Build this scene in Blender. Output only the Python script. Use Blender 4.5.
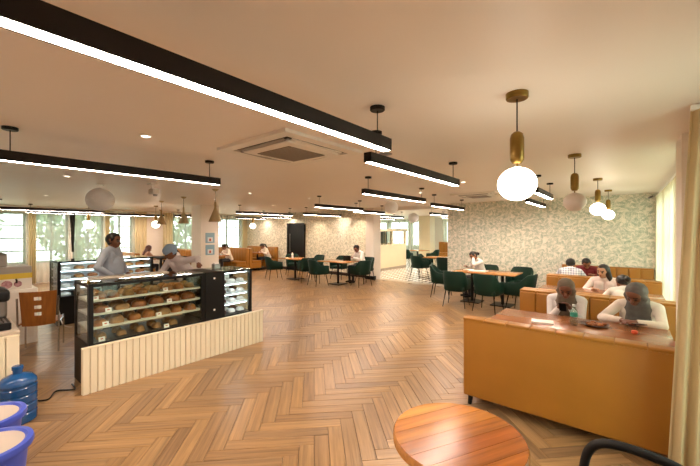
import bpy, bmesh, math, random
import numpy as np
from mathutils import Vector, Matrix
random.seed(7)
PI = math.pi
for o in list(bpy.data.objects): bpy.data.objects.remove(o)
S = bpy.context.scene
C = S.collection

# ------------------------------------------------------------------ camera
cam_d = bpy.data.cameras.new('camera'); cam = bpy.data.objects.new('camera', cam_d); C.objects.link(cam)
cam_d.sensor_width = 36; cam_d.lens = 340 / 700 * 36; cam_d.shift_y = -2 / 700; cam_d.clip_start = .05
YAW = math.atan(275 / 340)
cam.location = (0, 0, 1.72); cam.rotation_euler = (PI / 2, 0, YAW)
S.camera = cam
# ------------------------------------------------------------------ world, exposure
W = bpy.data.worlds.new('World'); S.world = W; W.use_nodes = True
bg = W.node_tree.nodes['Background']; bg.inputs[0].default_value = (.93, .98, 1, 1); bg.inputs[1].default_value = 1.3
S.view_settings.view_transform = 'Standard'; S.view_settings.look = 'None'
S.view_settings.gamma = 1; S.view_settings.use_curve_mapping = False
S.view_settings.exposure = 2.2
S.cycles.use_denoising = True
S.cycles.max_bounces = 8; S.cycles.diffuse_bounces = 5; S.cycles.transparent_max_bounces = 24
S.cycles.sample_clamp_indirect = 6
LAMP_E = 21.0        # emission of the linear lamps' diffusers
DOWN_W = 16.0        # power of a downlight
CEIL = 2.54

# ------------------------------------------------------------------ materials
def lin(h):
    h = h.lstrip('#'); c = [int(h[i:i + 2], 16) / 255 for i in (0, 2, 4)]
    return tuple((x / 12.92 if x <= .04045 else ((x + .055) / 1.055) ** 2.4) for x in c) + (1,)
class NT:
    def __init__(s, name):
        s.m = bpy.data.materials.new(name); s.m.use_nodes = True; s.t = s.m.node_tree
        s.p = s.t.nodes['Principled BSDF']; s.out = s.t.nodes['Material Output']
    def n(s, kind, **kw):
        nd = s.t.nodes.new('ShaderNode' + kind)
        for k, v in kw.items():
            if k.startswith('i_'):
                key = k[2:]; key = int(key) if key.isdigit() else key.replace('_', ' ')
                nd.inputs[key].default_value = v
            else: setattr(nd, k, v)
        return nd
    def l(s, a, b): s.t.links.new(a, b)
    def math(s, op, a, b=None, c=None):
        nd = s.n('Math', operation=op)
        for i, x in enumerate((a, b, c)):
            if x is None: continue
            if isinstance(x, (int, float)): nd.inputs[i].default_value = x
            else: s.l(x, nd.inputs[i])
        return nd.outputs[0]
    def mix(s, fac, a, b):
        nd = s.n('Mix', data_type='RGBA')
        for i, x in ((0, fac), (6, a), (7, b)):
            if isinstance(x, (int, float, tuple)): nd.inputs[i].default_value = x
            else: s.l(x, nd.inputs[i])
        return nd.outputs[2]
def mat(name, col, rough=.5, metal=0, var=0.0, scale=8., bump=0.0, bscale=60., spec=.5, stretch=None, emit=None, es=0, col2=None, sheen=0):
    N = NT(name); p = N.p; c = lin(col)
    p.inputs['Base Color'].default_value = c; p.inputs['Roughness'].default_value = rough
    p.inputs['Metallic'].default_value = metal; p.inputs['Specular IOR Level'].default_value = spec
    if sheen: p.inputs['Sheen Weight'].default_value = sheen
    if var or bump:
        tc = N.n('TexCoord'); mp = N.n('Mapping'); N.l(tc.outputs['Object'], mp.inputs[0])
        if stretch: mp.inputs['Scale'].default_value = stretch
    if var:
        nz = N.n('TexNoise', i_Scale=scale, i_Detail=4.); N.l(mp.outputs[0], nz.inputs['Vector'])
        c2 = lin(col2) if col2 else tuple(x * (1 - var) for x in c[:3]) + (1,)
        rp = N.n('ValToRGB'); rp.color_ramp.elements[0].position = .35; rp.color_ramp.elements[1].position = .65
        rp.color_ramp.elements[0].color = c2; rp.color_ramp.elements[1].color = c
        N.l(nz.outputs[0], rp.inputs[0]); N.l(rp.outputs[0], p.inputs['Base Color'])
    if bump:
        nb = N.n('TexNoise', i_Scale=bscale, i_Detail=3.); N.l(mp.outputs[0], nb.inputs['Vector'])
        b = N.n('Bump', i_Strength=bump, i_Distance=.01); N.l(nb.outputs[0], b.inputs['Height']); N.l(b.outputs[0], p.inputs['Normal'])
    if emit:
        p.inputs['Emission Color'].default_value = lin(emit); p.inputs['Emission Strength'].default_value = es
    return N.m
def glass_mat(name, tint='#ffffff', refl=.10, rough=.02):
    N = NT(name); tr = N.n('BsdfTransparent'); tr.inputs[0].default_value = lin(tint)
    gl = N.n('BsdfGlossy'); gl.inputs['Roughness'].default_value = rough
    fr = N.n('Fresnel'); ge = N.n('NewGeometry'); N.l(N.math('MULTIPLY_ADD', ge.outputs['Backfacing'], 1 / 1.45 - 1.45, 1.45), fr.inputs[0])
    k = N.math('MULTIPLY', fr.outputs[0], refl / .04); k = N.math('MINIMUM', k, 1.)
    mx = N.n('MixShader'); N.l(k, mx.inputs[0]); N.l(tr.outputs[0], mx.inputs[1]); N.l(gl.outputs[0], mx.inputs[2])
    N.l(mx.outputs[0], N.out.inputs[0]); return N.m
def curtain_mat(name, col, transp, transl):
    N = NT(name); N.t.nodes.remove(N.p)
    tc = N.n('TexCoord'); nz = N.n('TexNoise', i_Scale=3.); N.l(tc.outputs['Object'], nz.inputs['Vector'])
    c = lin(col); col_o = N.mix(nz.outputs[0], tuple(x * .85 for x in c[:3]) + (1,), c)
    df = N.n('BsdfDiffuse'); tl = N.n('BsdfTranslucent'); tp = N.n('BsdfTransparent')
    N.l(col_o, df.inputs[0]); N.l(col_o, tl.inputs[0])
    m1 = N.n('MixShader'); m1.inputs[0].default_value = transl; N.l(df.outputs[0], m1.inputs[1]); N.l(tl.outputs[0], m1.inputs[2])
    m2 = N.n('MixShader'); m2.inputs[0].default_value = transp; N.l(m1.outputs[0], m2.inputs[1]); N.l(tp.outputs[0], m2.inputs[2])
    N.l(m2.outputs[0], N.out.inputs[0]); return N.m
def wood_uv(name, cols, rnd, rough=.3, gscale=(1.6, 34), spec=.5):
    """planks: UV in metres along / across, one random value per plank"""
    N = NT(name); p = N.p
    uv = N.n('UVMap'); mp = N.n('Mapping'); mp.inputs['Scale'].default_value = (gscale[0], gscale[1], 1); N.l(uv.outputs[0], mp.inputs[0])
    if rnd == 'object': r = N.n('ObjectInfo').outputs['Random']
    else: r = N.n('NewGeometry').outputs['Random Per Island']
    off = N.math('MULTIPLY', r, 37.); cb = N.n('CombineXYZ'); N.l(off, cb.inputs[2]); N.l(off, cb.inputs[0])
    ad = N.n('VectorMath', operation='ADD'); N.l(mp.outputs[0], ad.inputs[0]); N.l(cb.outputs[0], ad.inputs[1])
    nz = N.n('TexNoise', i_Scale=1., i_Detail=6., i_Roughness=.6, i_Distortion=.4); N.l(ad.outputs[0], nz.inputs['Vector'])
    rp = N.n('ValToRGB'); els = rp.color_ramp.elements
    els[0].position = 0; els[0].color = lin(cols[0]); els[1].position = 1; els[1].color = lin(cols[-1])
    for i, c in enumerate(cols[1:-1]): e = els.new((i + 1) / (len(cols) - 1)); e.color = lin(c)
    N.l(r, rp.inputs[0])
    g = N.n('MapRange', i_1=.3, i_2=.7, i_3=.58, i_4=1.2); N.l(nz.outputs[0], g.inputs[0])
    mul = N.n('Mix', data_type='RGBA', blend_type='MULTIPLY'); mul.inputs[0].default_value = 1
    N.l(rp.outputs[0], mul.inputs[6]); N.l(g.outputs[0], mul.inputs[7]); N.l(mul.outputs[2], p.inputs['Base Color'])
    p.inputs['Roughness'].default_value = rough; p.inputs['Specular IOR Level'].default_value = spec
    b = N.n('Bump', i_Strength=.15, i_Distance=.004); N.l(nz.outputs[0], b.inputs['Height']); N.l(b.outputs[0], p.inputs['Normal'])
    return N.m
def wallpaper_mat(name, base, greens, scale):
    """botanical paper: layers of voronoi-placed fronds, each cell with its own angle"""
    N = NT(name); tc = N.n('TexCoord'); mp = N.n('Mapping'); N.l(tc.outputs['Object'], mp.inputs[0])
    mp.inputs['Scale'].default_value = (1, 0, 1)
    wn = N.n('TexNoise', i_Scale=2.5, i_Detail=3.); N.l(mp.outputs[0], wn.inputs['Vector'])
    wv = N.n('VectorMath', operation='SCALE', i_Scale=.10); N.l(wn.outputs[1], wv.inputs[0])
    pv = N.n('VectorMath', operation='ADD'); N.l(mp.outputs[0], pv.inputs[0]); N.l(wv.outputs[0], pv.inputs[1])
    col = None
    base_n = N.n('TexNoise', i_Scale=1.7, i_Detail=4.); N.l(mp.outputs[0], base_n.inputs['Vector'])
    c = lin(base); col = N.mix(base_n.outputs[0], tuple(x * .9 for x in c[:3]) + (1,), tuple(min(1, x * 1.08) for x in c[:3]) + (1,))
    for k, (sc, g, ln, wd, ribs, op) in enumerate(greens):
        sc = sc * scale
        vo = N.n('TexVoronoi', voronoi_dimensions='3D', i_Scale=sc, i_Randomness=1.)
        of = N.n('VectorMath', operation='ADD'); of.inputs[1].default_value = (k * 3.1, 0, k * 1.7); N.l(pv.outputs[0], of.inputs[0])
        N.l(of.outputs[0], vo.inputs['Vector'])
        sb = N.n('VectorMath', operation='SUBTRACT'); N.l(of.outputs[0], sb.inputs[0]); N.l(vo.outputs['Position'], sb.inputs[1])
        sp = N.n('SeparateColor'); N.l(vo.outputs['Color'], sp.inputs[0])
        ang = N.math('MULTIPLY_ADD', sp.outputs[0], 3.6, .0)
        ro = N.n('VectorRotate', rotation_type='AXIS_ANGLE'); ro.inputs['Axis'].default_value = (0, 1, 0)
        N.l(sb.outputs[0], ro.inputs['Vector']); N.l(ang, ro.inputs['Angle'])
        xyz = N.n('SeparateXYZ'); N.l(ro.outputs[0], xyz.inputs[0])
        x = N.math('MULTIPLY', xyz.outputs[0], sc / ln); z0 = N.math('MULTIPLY', xyz.outputs[2], sc / wd)
        bend = N.math('MULTIPLY', N.math('MULTIPLY', x, x), .8); z = N.math('ABSOLUTE', N.math('SUBTRACT', z0, bend))
        edge = N.math('SUBTRACT', 1., N.math('MULTIPLY', x, x))
        inside = N.math('GREATER_THAN', N.math('SUBTRACT', edge, z), 0.)
        ph = N.math('ADD', N.math('MULTIPLY', x, ribs), N.math('MULTIPLY', z, -5.))
        st = N.math('MULTIPLY_ADD', N.math('SINE', ph), .5, .5)
        st = N.math('POWER', st, .8)
        m = N.math('MULTIPLY', N.math('MULTIPLY', inside, st), op)
        tone = N.mix(sp.outputs[1], lin(g[0]), lin(g[1]))
        col = N.mix(m, col, tone)
    N.l(col, N.p.inputs['Base Color']); N.p.inputs['Roughness'].default_value = .75; N.p.inputs['Specular IOR Level'].default_value = .25
    return N.m
def leather_mat(name, col):
    N = NT(name); p = N.p; tc = N.n('TexCoord')
    n1 = N.n('TexNoise', i_Scale=3., i_Detail=3.); N.l(tc.outputs['Object'], n1.inputs['Vector'])
    c = lin(col); N.l(N.mix(n1.outputs[0], tuple(x * .82 for x in c[:3]) + (1,), tuple(x * 1.1 for x in c[:3]) + (1,)), p.inputs['Base Color'])
    v = N.n('TexVoronoi', i_Scale=220.); N.l(tc.outputs['Object'], v.inputs['Vector'])
    b = N.n('Bump', i_Strength=.25, i_Distance=.002); N.l(v.outputs[0], b.inputs['Height']); N.l(b.outputs[0], p.inputs['Normal'])
    p.inputs['Roughness'].default_value = .42; return N.m
M = {}
M['plaster'] = mat('white plaster', '#efe7dc', .6, var=.04, scale=2, bump=.03)
M['ceiling'] = mat('ceiling paint', '#f0e9e2', .46, var=.03, scale=.6, spec=.4)
M['planks_o'] = wood_uv('oak plank', ['#846749', '#9c7c56', '#ab875c', '#8f6f4c', '#a38054'], 'object')
M['planks_i'] = wood_uv('oak plank far', ['#846749', '#9c7c56', '#ab875c', '#8f6f4c', '#a38054'], 'island')
M['tabletop_planks'] = wood_uv('table plank', ['#854619', '#b8742a', '#9a541c', '#c88838', '#914f1e'], 'object', .22, (1.2, 22))
M['subfloor'] = mat('plank joint', '#3a2a20', .8)
M['wallpaper'] = wallpaper_mat('botanical wallpaper', '#efe9dc', [
    (4.4, ('#c9ccbd', '#d5d2c2'), .85, .36, 30., .8), (6.4, ('#9db09e', '#bcc3b2'), .66, .22, 24., .85), (9.0, ('#7d9886', '#a9b5a2'), .58, .20, 16., .85), (10.5, ('#f6f1e6', '#e6e0d0'), .58, .17, 12., .7), (8.0, ('#8ea593', '#b5bdab'), .5, .14, 14., .7)], 1.0)
M['wallpaper2'] = wallpaper_mat('olive leaf wallpaper', '#e8e0cb', [
    (6.0, ('#b8b49c', '#c4bea6'), .66, .25, 20., .85), (9.0, ('#858c74', '#a39f86'), .58, .2, 14., .85), (8., ('#8c927c', '#f0e9d6'), .5, .16, 14., .7)], 1.0)
M['mustard'] = leather_mat('mustard leather', '#a36d22')
M['mustard_seam'] = mat('mustard piping', '#9c691f', .5)
M['green'] = leather_mat('bottle green velvet', '#0e2c22'); _g = M['green'].node_tree.nodes['Principled BSDF']; _g.inputs['Specular IOR Level'].default_value = .22; _g.inputs['Roughness'].default_value = .5
M['black'] = mat('black metal', '#100f0f', .42, spec=.25)
M['blackm'] = mat('matt black', '#141312', .55, spec=.3)
M['lampbody'] = mat('black lamp housing', '#1c1512', .5, spec=.3)
M['diffuser'] = mat('lamp diffuser', '#ffffff', .5, emit='#ffe8d6', es=LAMP_E)
M['brass'] = mat('brushed brass', '#95783f', .36, metal=1, var=.12, scale=30, stretch=(1, 1, .05))
M['brass_mat'] = mat('champagne cone', '#c4b38e', .38, metal=.6)
M['globe_on'] = mat('lit opal glass', '#ffffff', .3, emit='#fff0d8', es=2.6)
M['globe_off'] = mat('opal glass', '#d9cfc6', .3, var=.03)
M['paper'] = mat('white paper lantern', '#f2f2f6', .8)
M['white'] = mat('white enamel', '#efece6', .35)
M['whitep'] = mat('white plastic', '#e9e4dc', .4)
M['cream'] = mat('cream fluted panel', '#e9dfc4', .42, var=.03, scale=3)
M['creamwall'] = mat('cream kiosk', '#efe3c2', .5, var=.03, scale=2)
M['grille'] = mat('grey grille', '#8a7d70', .6)
M['greyp'] = mat('grey plastic', '#9b948d', .45)
M['tablewood'] = mat('honey wood', '#b97f42', .25, var=.25, scale=3, stretch=(1, 14, 14), spec=.6)
M['redwood'] = mat('glossy red-brown wood', '#a3653a', .24, var=.25, scale=3, stretch=(1, 14, 14), spec=.6)
M['ply'] = mat('ply veneer', '#a5662c', .3, var=.25, scale=3, stretch=(10, 10, 1))
M['panelwood'] = mat('light wood panel', '#a9754a', .4, var=.2, scale=3, stretch=(10, 10, 1))
M['basebrown'] = mat('dark brown skirting', '#3d2a1e', .5)
M['chrome'] = mat('chrome', '#c9c9c9', .15, metal=1)
M['steel'] = mat('steel', '#8e8a86', .3, metal=1)
M['glass'] = glass_mat('clear glass', '#f4fbf8', .04)
M['wglass'] = glass_mat('window glass', '#f6fff8', .05)
M['caseglass_top'] = glass_mat('glass counter top', '#e4f0ea', .05)
M['led'] = mat('white LED strip', '#ffffff', .5, emit='#eef4ff', es=4)
M['shelf'] = mat('shelf', '#d2c9bb', .35)
M['shelfw'] = mat('white shelf', '#e6e9ee', .3)
M['bread'] = mat('baked crust', '#84471d', .4, var=.5, scale=14, col2='#b5702f')
M['bread2'] = mat('dark crust', '#6f3714', .4, var=.5, scale=18, col2='#9c5a26')
M['pastry'] = mat('pale pastry', '#a97743', .5, var=.4, scale=20)
M['cakew'] = mat('white cream cake', '#d8d2cc', .5, var=.15, scale=20)
M['cakeb'] = mat('chocolate cake', '#4b2a1c', .5, var=.2, scale=20)
M['card'] = mat('price card', '#f3e9e2', .6)
M['cardred'] = mat('card print', '#c2564a', .6)
M['frame'] = mat('grey-green window frame', '#6d746a', .5)
M['framew'] = mat('white window frame', '#e8e6de', .5)
M['sheer'] = curtain_mat('sheer white curtain', '#eef2e6', .62, .5)
M['sheer_y'] = curtain_mat('sheer ivory curtain', '#f4ebcf', .22, .62)
M['drape'] = curtain_mat('cream drape', '#e6d7b0', .03, .4)
M['drape_n'] = curtain_mat('ivory drape', '#dccaa0', .03, .4)
M['drape_dark'] = curtain_mat('dark tied curtain', '#3a3833', .0, .1)
M['leaf'] = mat('leaf', '#83946f', .6, var=.4, scale=.8)
M['trunk'] = mat('bark', '#5a4a3a', .8)
M['ground'] = mat('pale outdoor paving', '#b9b6a4', .9)
M['bluewater'] = glass_mat('blue polycarbonate', '#2a6fb4', .06, .08)
M['blue_tub'] = mat('blue plastic', '#3f55c0', .35)
M['blue_lid'] = mat('translucent white lid', '#bdb1a4', .4)
M['bluesolid'] = mat('blue bottle shell', '#184d85', .12, spec=.6)
M['poster'] = mat('pale blue poster', '#8fb4c6', .5)
M['posterw'] = mat('poster figure panel', '#dfe3e2', .5)
M['door'] = mat('black door', '#12100f', .45, spec=.25)
M['stone'] = mat('pale threshold stone', '#b7aa98', .4, var=.1, scale=5)

# ------------------------------------------------------------------ mesh helpers
class MB:
    def __init__(s): s.v = []; s.f = []; s.uv = []
    def add(s, vs, fs):
        b = len(s.v); s.v += [tuple(v) for v in vs]; s.f += [tuple(i + b for i in f) for f in fs]; return s
    def box(s, x0, x1, y0, y1, z0, z1):
        return s.add([(x, y, z) for z in (z0, z1) for x, y in ((x0, y0), (x1, y0), (x1, y1), (x0, y1))],
                     [(3, 2, 1, 0), (4, 5, 6, 7), (0, 1, 5, 4), (1, 2, 6, 5), (2, 3, 7, 6), (3, 0, 4, 7)])
    def rbox(s, x0, x1, y0, y1, z0, z1, b, seg=2):
        bm = bmesh.new(); bmesh.ops.create_cube(bm, size=1)
        for v in bm.verts: v.co = Vector(((x0 + x1) / 2 + v.co.x * (x1 - x0), (y0 + y1) / 2 + v.co.y * (y1 - y0), (z0 + z1) / 2 + v.co.z * (z1 - z0)))
        bmesh.ops.bevel(bm, geom=bm.edges[:], offset=min(b, .49 * min(x1 - x0, y1 - y0, z1 - z0)), segments=seg, affect='EDGES', profile=.5)
        bm.verts.index_update(); s.add([v.co for v in bm.verts], [[v.index for v in f.verts] for f in bm.faces]); bm.free(); return s
    def tube(s, pts, r, n=8, closed=False):
        pts = [Vector(p) for p in pts]; k = len(pts); rr = r if isinstance(r, (list, tuple)) else [r] * k
        up = None; rings = []
        for i, p in enumerate(pts):
            t = (pts[(i + 1) % k] - pts[i - 1]) if closed else (pts[min(i + 1, k - 1)] - pts[max(i - 1, 0)])
            t.normalize()
            if up is None: up = Vector((0, 0, 1)) if abs(t.z) < .9 else Vector((0, 1, 0))
            a = t.cross(up).normalized(); b = a.cross(t).normalized(); up = b
            rings.append([p + (a * math.cos(2 * PI * j / n) + b * math.sin(2 * PI * j / n)) * rr[i] for j in range(n)])
        vs = [q for R_ in rings for q in R_]; fs = []
        for i in range(k if closed else k - 1):
            a, b = i * n, ((i + 1) % k) * n
            for j in range(n): fs.append((a + j, a + (j + 1) % n, b + (j + 1) % n, b + j))
        if not closed: fs += [tuple(range(n))[::-1], tuple((k - 1) * n + j for j in range(n))]
        return s.add(vs, fs)
    def lathe(s, prof, n=20, c=(0, 0, 0)):
        vs = [(c[0] + r * math.cos(2 * PI * j / n), c[1] + r * math.sin(2 * PI * j / n), c[2] + z) for r, z in prof for j in range(n)]
        k = len(prof); fs = [(i * n + j, i * n + (j + 1) % n, (i + 1) * n + (j + 1) % n, (i + 1) * n + j) for i in range(k - 1) for j in range(n)]
        if prof[0][0] > 1e-4: fs.append(tuple(range(n))[::-1])
        if prof[-1][0] > 1e-4: fs.append(tuple((k - 1) * n + j for j in range(n)))
        return s.add(vs, fs)
    def ball(s, c, r, n=12, m=8):
        r = (r, r, r) if isinstance(r, (int, float)) else r
        vs = [(c[0], c[1], c[2] - r[2])]
        for i in range(1, m):
            a = -PI / 2 + PI * i / m
            vs += [(c[0] + r[0] * math.cos(a) * math.cos(2 * PI * j / n), c[1] + r[1] * math.cos(a) * math.sin(2 * PI * j / n), c[2] + r[2] * math.sin(a)) for j in range(n)]
        vs.append((c[0], c[1], c[2] + r[2])); fs = [(0, 1 + (j + 1) % n, 1 + j) for j in range(n)]
        for i in range(m - 2):
            for j in range(n): fs.append((1 + i * n + j, 1 + i * n + (j + 1) % n, 1 + (i + 1) * n + (j + 1) % n, 1 + (i + 1) * n + j))
        L = len(vs) - 1; fs += [(L, L - n + j, L - n + (j + 1) % n) for j in range(n)]
        return s.add(vs, fs)
    def prism(s, poly, z0, z1):
        n = len(poly)
        return s.add([(x, y, z0) for x, y in poly] + [(x, y, z1) for x, y in poly],
                     [tuple(range(n))[::-1], tuple(range(n, 2 * n))] + [(i, (i + 1) % n, n + (i + 1) % n, n + i) for i in range(n)])
    def build(s, name, m, parent=None, smooth=None, loc=None):
        me = bpy.data.meshes.new(name); me.from_pydata(s.v, [], s.f)
        if s.uv:
            ul = me.uv_layers.new(name='UVMap'); ul.data.foreach_set('uv', [x for q in s.uv for x in q])
        me.materials.append(M[m] if isinstance(m, str) else m)
        if smooth is not None:
            me.polygons.foreach_set('use_smooth', [True] * len(me.polygons)); me.set_sharp_from_angle(angle=math.radians(smooth))
        me.update()
        o = bpy.data.objects.new(name, me); C.objects.link(o)
        if parent: o.parent = parent
        if loc: o.location = loc
        return o
def tag(o, label, cat, group=None):
    o['label'] = label; o['category'] = cat
    if group: o['group'] = group
    return o
def thing(name, label, cat, loc=(0, 0, 0), rz=0, group=None):
    o = bpy.data.objects.new(name, None); C.objects.link(o); o.location = loc; o.rotation_euler = (0, 0, rz); o.empty_display_size = .1
    return tag(o, label, cat, group)
def struct(o, label=None):
    o['kind'] = 'structure'
    if label: o['label'] = label
    return o
def dup(root, loc, rz, label=None, group=None):
    r = root.copy(); C.objects.link(r); r.location = loc; r.rotation_euler = (0, 0, rz)
    if label: r['label'] = label
    if group: r['group'] = group
    for ch in list(root.children):
        c = ch.copy(); C.objects.link(c); c.parent = r
        for g in list(ch.children):
            d = g.copy(); C.objects.link(d); d.parent = c
    return r
def child_copy(o, parent, loc, rz=0):
    c = o.copy(); C.objects.link(c); c.parent = parent; c.location = loc; c.rotation_euler = (0, 0, rz); return c

# ================================================================== SETTING
XL, XR, YB, YF = -15.0, .62, -3.0, 9.85          # left wall, right wall, rear wall, papered wall
# ---- floor: herringbone planks
fl = struct(MB().box(XL, XR, YB, YF + .1, -.16, -.014).build('floor', 'subfloor'))
PW, PL, NN = .118, .708, 6
uu = Vector((1, 1)).normalized(); vv = Vector((-1, 1)).normalized()
org = Vector((-2.45, 1.45))
fw = Vector((-math.sin(YAW), math.cos(YAW))); rt = Vector((math.cos(YAW), math.sin(YAW)))
gap = .0036
planks = []
for rep in range(-16, 17):
    for k in range(-140, 141):
        for kind in (0, 1):
            if kind == 0: a0, b0, a1, b1 = k + rep * 2 * NN, k, k + rep * 2 * NN + NN, k + 1
            else: a0, b0, a1, b1 = k + rep * 2 * NN, k + 1, k + rep * 2 * NN + 1, k + 1 + NN
            c = org + uu * ((a0 + a1) / 2 * PW) + vv * ((b0 + b1) / 2 * PW)
            if c.x < XL - .2 or c.x > XR + .2 or c.y < YB - .2 or c.y > YF + .2: continue
            planks.append((c, kind))
def plank_mesh():
    b = MB(); L, Wd = PL - gap, PW - gap; ch = .0015
    b.add([(-L / 2, -Wd / 2, -.014), (L / 2, -Wd / 2, -.014), (L / 2, Wd / 2, -.014), (-L / 2, Wd / 2, -.014),
           (-L / 2, -Wd / 2, -ch), (L / 2, -Wd / 2, -ch), (L / 2, Wd / 2, -ch), (-L / 2, Wd / 2, -ch),
           (-L / 2 + ch, -Wd / 2 + ch, 0), (L / 2 - ch, -Wd / 2 + ch, 0), (L / 2 - ch, Wd / 2 - ch, 0), (-L / 2 + ch, Wd / 2 - ch, 0)],
          [(0, 1, 5, 4), (1, 2, 6, 5), (2, 3, 7, 6), (3, 0, 4, 7), (4, 5, 9, 8), (5, 6, 10, 9), (6, 7, 11, 10), (7, 4, 8, 11), (8, 9, 10, 11)])
    return b
def in_view(c):
    d = c.dot(fw); l = c.dot(rt)
    if d < .8: return None
    x = 350 + 340 * l / d; y = 231 + 340 * 1.72 / d
    if x < -25 or x > 725 or y > 505: return None
    return d
inside = lambda c: XL + .4 < c.x < XR - .4 and c.y < YF - .4
hidden = lambda c: c.x < -4.4 and c.y < 1.0
cand = sorted([(in_view(c), i) for i, (c, k) in enumerate(planks) if in_view(c) and inside(c) and not hidden(c)])
near = set(i for d, i in cand[:300])
pm = None; rest = MB()
for i, (c, kind) in enumerate(planks):
    ang = PI / 4 + (PI / 2 if kind else 0)
    if i in near:
        if pm is None:
            b = plank_mesh(); b.uv = [(b.v[j][0], b.v[j][1]) for f in b.f for j in f]
            pm = b.build('plank', 'planks_o', fl); o = pm
        else: o = pm.copy(); C.objects.link(o); o.parent = fl
        o.location = (c.x, c.y, random.uniform(-.0006, .0004)); o.rotation_euler = (0, 0, ang)
    else:
        # clip against the room
        ca, sa = math.cos(ang), math.sin(ang); L2, W2 = (PL - gap) / 2, (PW - gap) / 2
        poly = [(-L2, -W2), (L2, -W2), (L2, W2), (-L2, W2)]
        wp = [(c.x + ca * x - sa * y, c.y + sa * x + ca * y, x, y) for x, y in poly]
        for ax, lim, sg in ((0, XL, 1), (0, XR, -1), (1, YB, 1), (1, YF + .08, -1)):
            out = []
            for q in range(len(wp)):
                p, n_ = wp[q], wp[(q + 1) % len(wp)]; dp, dn = sg * (p[ax] - lim), sg * (n_[ax] - lim)
                if dp >= 0: out.append(p)
                if dp * dn < 0:
                    t = dp / (dp - dn); out.append(tuple(p[e] + t * (n_[e] - p[e]) for e in range(4)))
            wp = out
            if not wp: break
        if len(wp) < 3: continue
        n_ = len(wp); b0 = len(rest.v); rest.v += [(p[0], p[1], 0) for p in wp] + [(p[0], p[1], -.014) for p in wp]
        fs = [tuple(range(n_))] + [(n_ + q, n_ + (q + 1) % n_, (q + 1) % n_, q) for q in range(n_)]
        for f in fs:
            rest.f.append(tuple(j + b0 for j in f)); rest.uv += [(wp[j % n_][2], wp[j % n_][3]) for j in f]
ro = rest.build('plank_field', 'planks_i', fl); ro['kind'] = 'stuff'
# ---- ceiling
CY1 = 20.4
struct(MB().box(XL - .2, XR + .3, YB - .2, CY1, CEIL, CEIL + .2).build('ceiling', 'ceiling'))
# ---- papered back wall, two pieces with the opening between
struct(MB().box(-4.17, XR + .2, YF, YF + .18, 0, CEIL).build('wall_back', 'wallpaper'), 'cream wall papered with grey-green palm fronds')
struct(MB().box(XL - .2, -7.22, YF + .25, YF + .4, 0, CEIL).build('wall_back', 'wallpaper2'), 'wall papered with olive leaves behind the black door')
struct(MB().box(-7.22, -6.88, YF - .03, YF + .42, 0, CEIL).build('column', 'plaster'), 'narrow white column at the end of the olive-leaf wall')
struct(MB().box(-7.24, -6.86, YF - .045, YF + .1, 0, .13).build('baseboard_column', 'black'))
struct(MB().box(-4.17, XR, YF - .018, YF - .001, 0, .12).build('baseboard_back', 'basebrown'))
struct(MB().box(XL, -7.25, YF + .23, YF + .249, 0, .12).build('baseboard_left_back', 'basebrown'))
struct(MB().box(XL, XR, YB - .2, YB, 0, CEIL).build('wall_rear', 'plaster'))
# ---- left wall with windows
def wall_with_windows(name, axis, pos, th, a0, a1, wins, z0, z1, m, cols, rows, frame, label=None, z_to=CEIL):
    """axis 'x': wall plane at x=pos running along y (a0..a1)"""
    b = MB()
    def bx(s0, s1, zz0, zz1, p0=None, p1=None, mb=b):
        p0 = pos if p0 is None else p0; p1 = pos + th if p1 is None else p1
        lo, hi = min(p0, p1), max(p0, p1)
        if axis == 'x': mb.box(lo, hi, s0, s1, zz0, zz1)
        else: mb.box(s0, s1, lo, hi, zz0, zz1)
    cur = a0
    for s0, s1 in wins:
        if s0 > cur: bx(cur, s0, 0, z_to)
        if z0 > .02: bx(s0, s1, 0, z0)
        bx(s0, s1, z1, z_to); cur = s1
    if a1 > cur: bx(cur, a1, 0, z_to)
    struct(b.build(name, m), label)
    global WN
    for s0, s1 in wins:
        WN += 1; fr = MB(); t = .06; p0, p1 = pos + th * .35, pos + th * .65
        bx(s0, s0 + t, z0, z1, p0, p1, fr); bx(s1 - t, s1, z0, z1, p0, p1, fr); bx(s0 + t, s1 - t, z0, z0 + t, p0, p1, fr); bx(s0 + t, s1 - t, z1 - t, z1, p0, p1, fr)
        w = struct(fr.build('window_%d' % WN, frame))
        cw, rh = (s1 - s0) / cols, (z1 - z0) / rows
        for i in range(1, cols):
            q = MB(); bx(s0 + i * cw - .03, s0 + i * cw + .03, z0 + t, z1 - t, p0, p1, q); q.build('mullion', frame, w)
        for j in range(1, rows):
            q = MB(); bx(s0 + t, s1 - t, z0 + j * rh - .025, z0 + j * rh + .025, p0, p1, q); q.build('glazing_bar', frame, w)
        mid = (p0 + p1) / 2
        for i in range(cols):
            for j in range(rows):
                q = MB(); bx(s0 + i * cw + .03, s0 + (i + 1) * cw - .03, z0 + j * rh + .025, z0 + (j + 1) * rh - .025, mid - .003, mid + .003, q); q.build('pane', 'wglass', w)
WN = 0
wl = [(-2.2, -.4), (-.2, 1.95), (2.15, 3.02), (3.14, 4.05), (4.15, 5.0), (6.45, 7.75), (8.35, 9.85)]
wall_with_windows('wall_left', 'x', XL, -.2, YB, YF + .25, wl, .66, 2.32, 'plaster', 2, 4, 'frame')
# ---- right wall with windows
wall_with_windows('wall_right', 'x', XR, .2, YB, YF, [(2.0, 2.95), (4.5, 6.1), (6.3, 7.9), (8.1, 9.6)], .1, 2.4, 'plaster', 2, 3, 'framew')
struct(MB().box(.37, XR, 3.98, 4.38, 0, CEIL).build('column', 'plaster'), 'white column beside the window curtains and booths')
# ---- white column with posters
struct(MB().box(-10.85, -10.25, 5.3, 5.9, 0, CEIL).build('column', 'plaster'), 'square white column carrying two pale blue posters')
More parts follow.
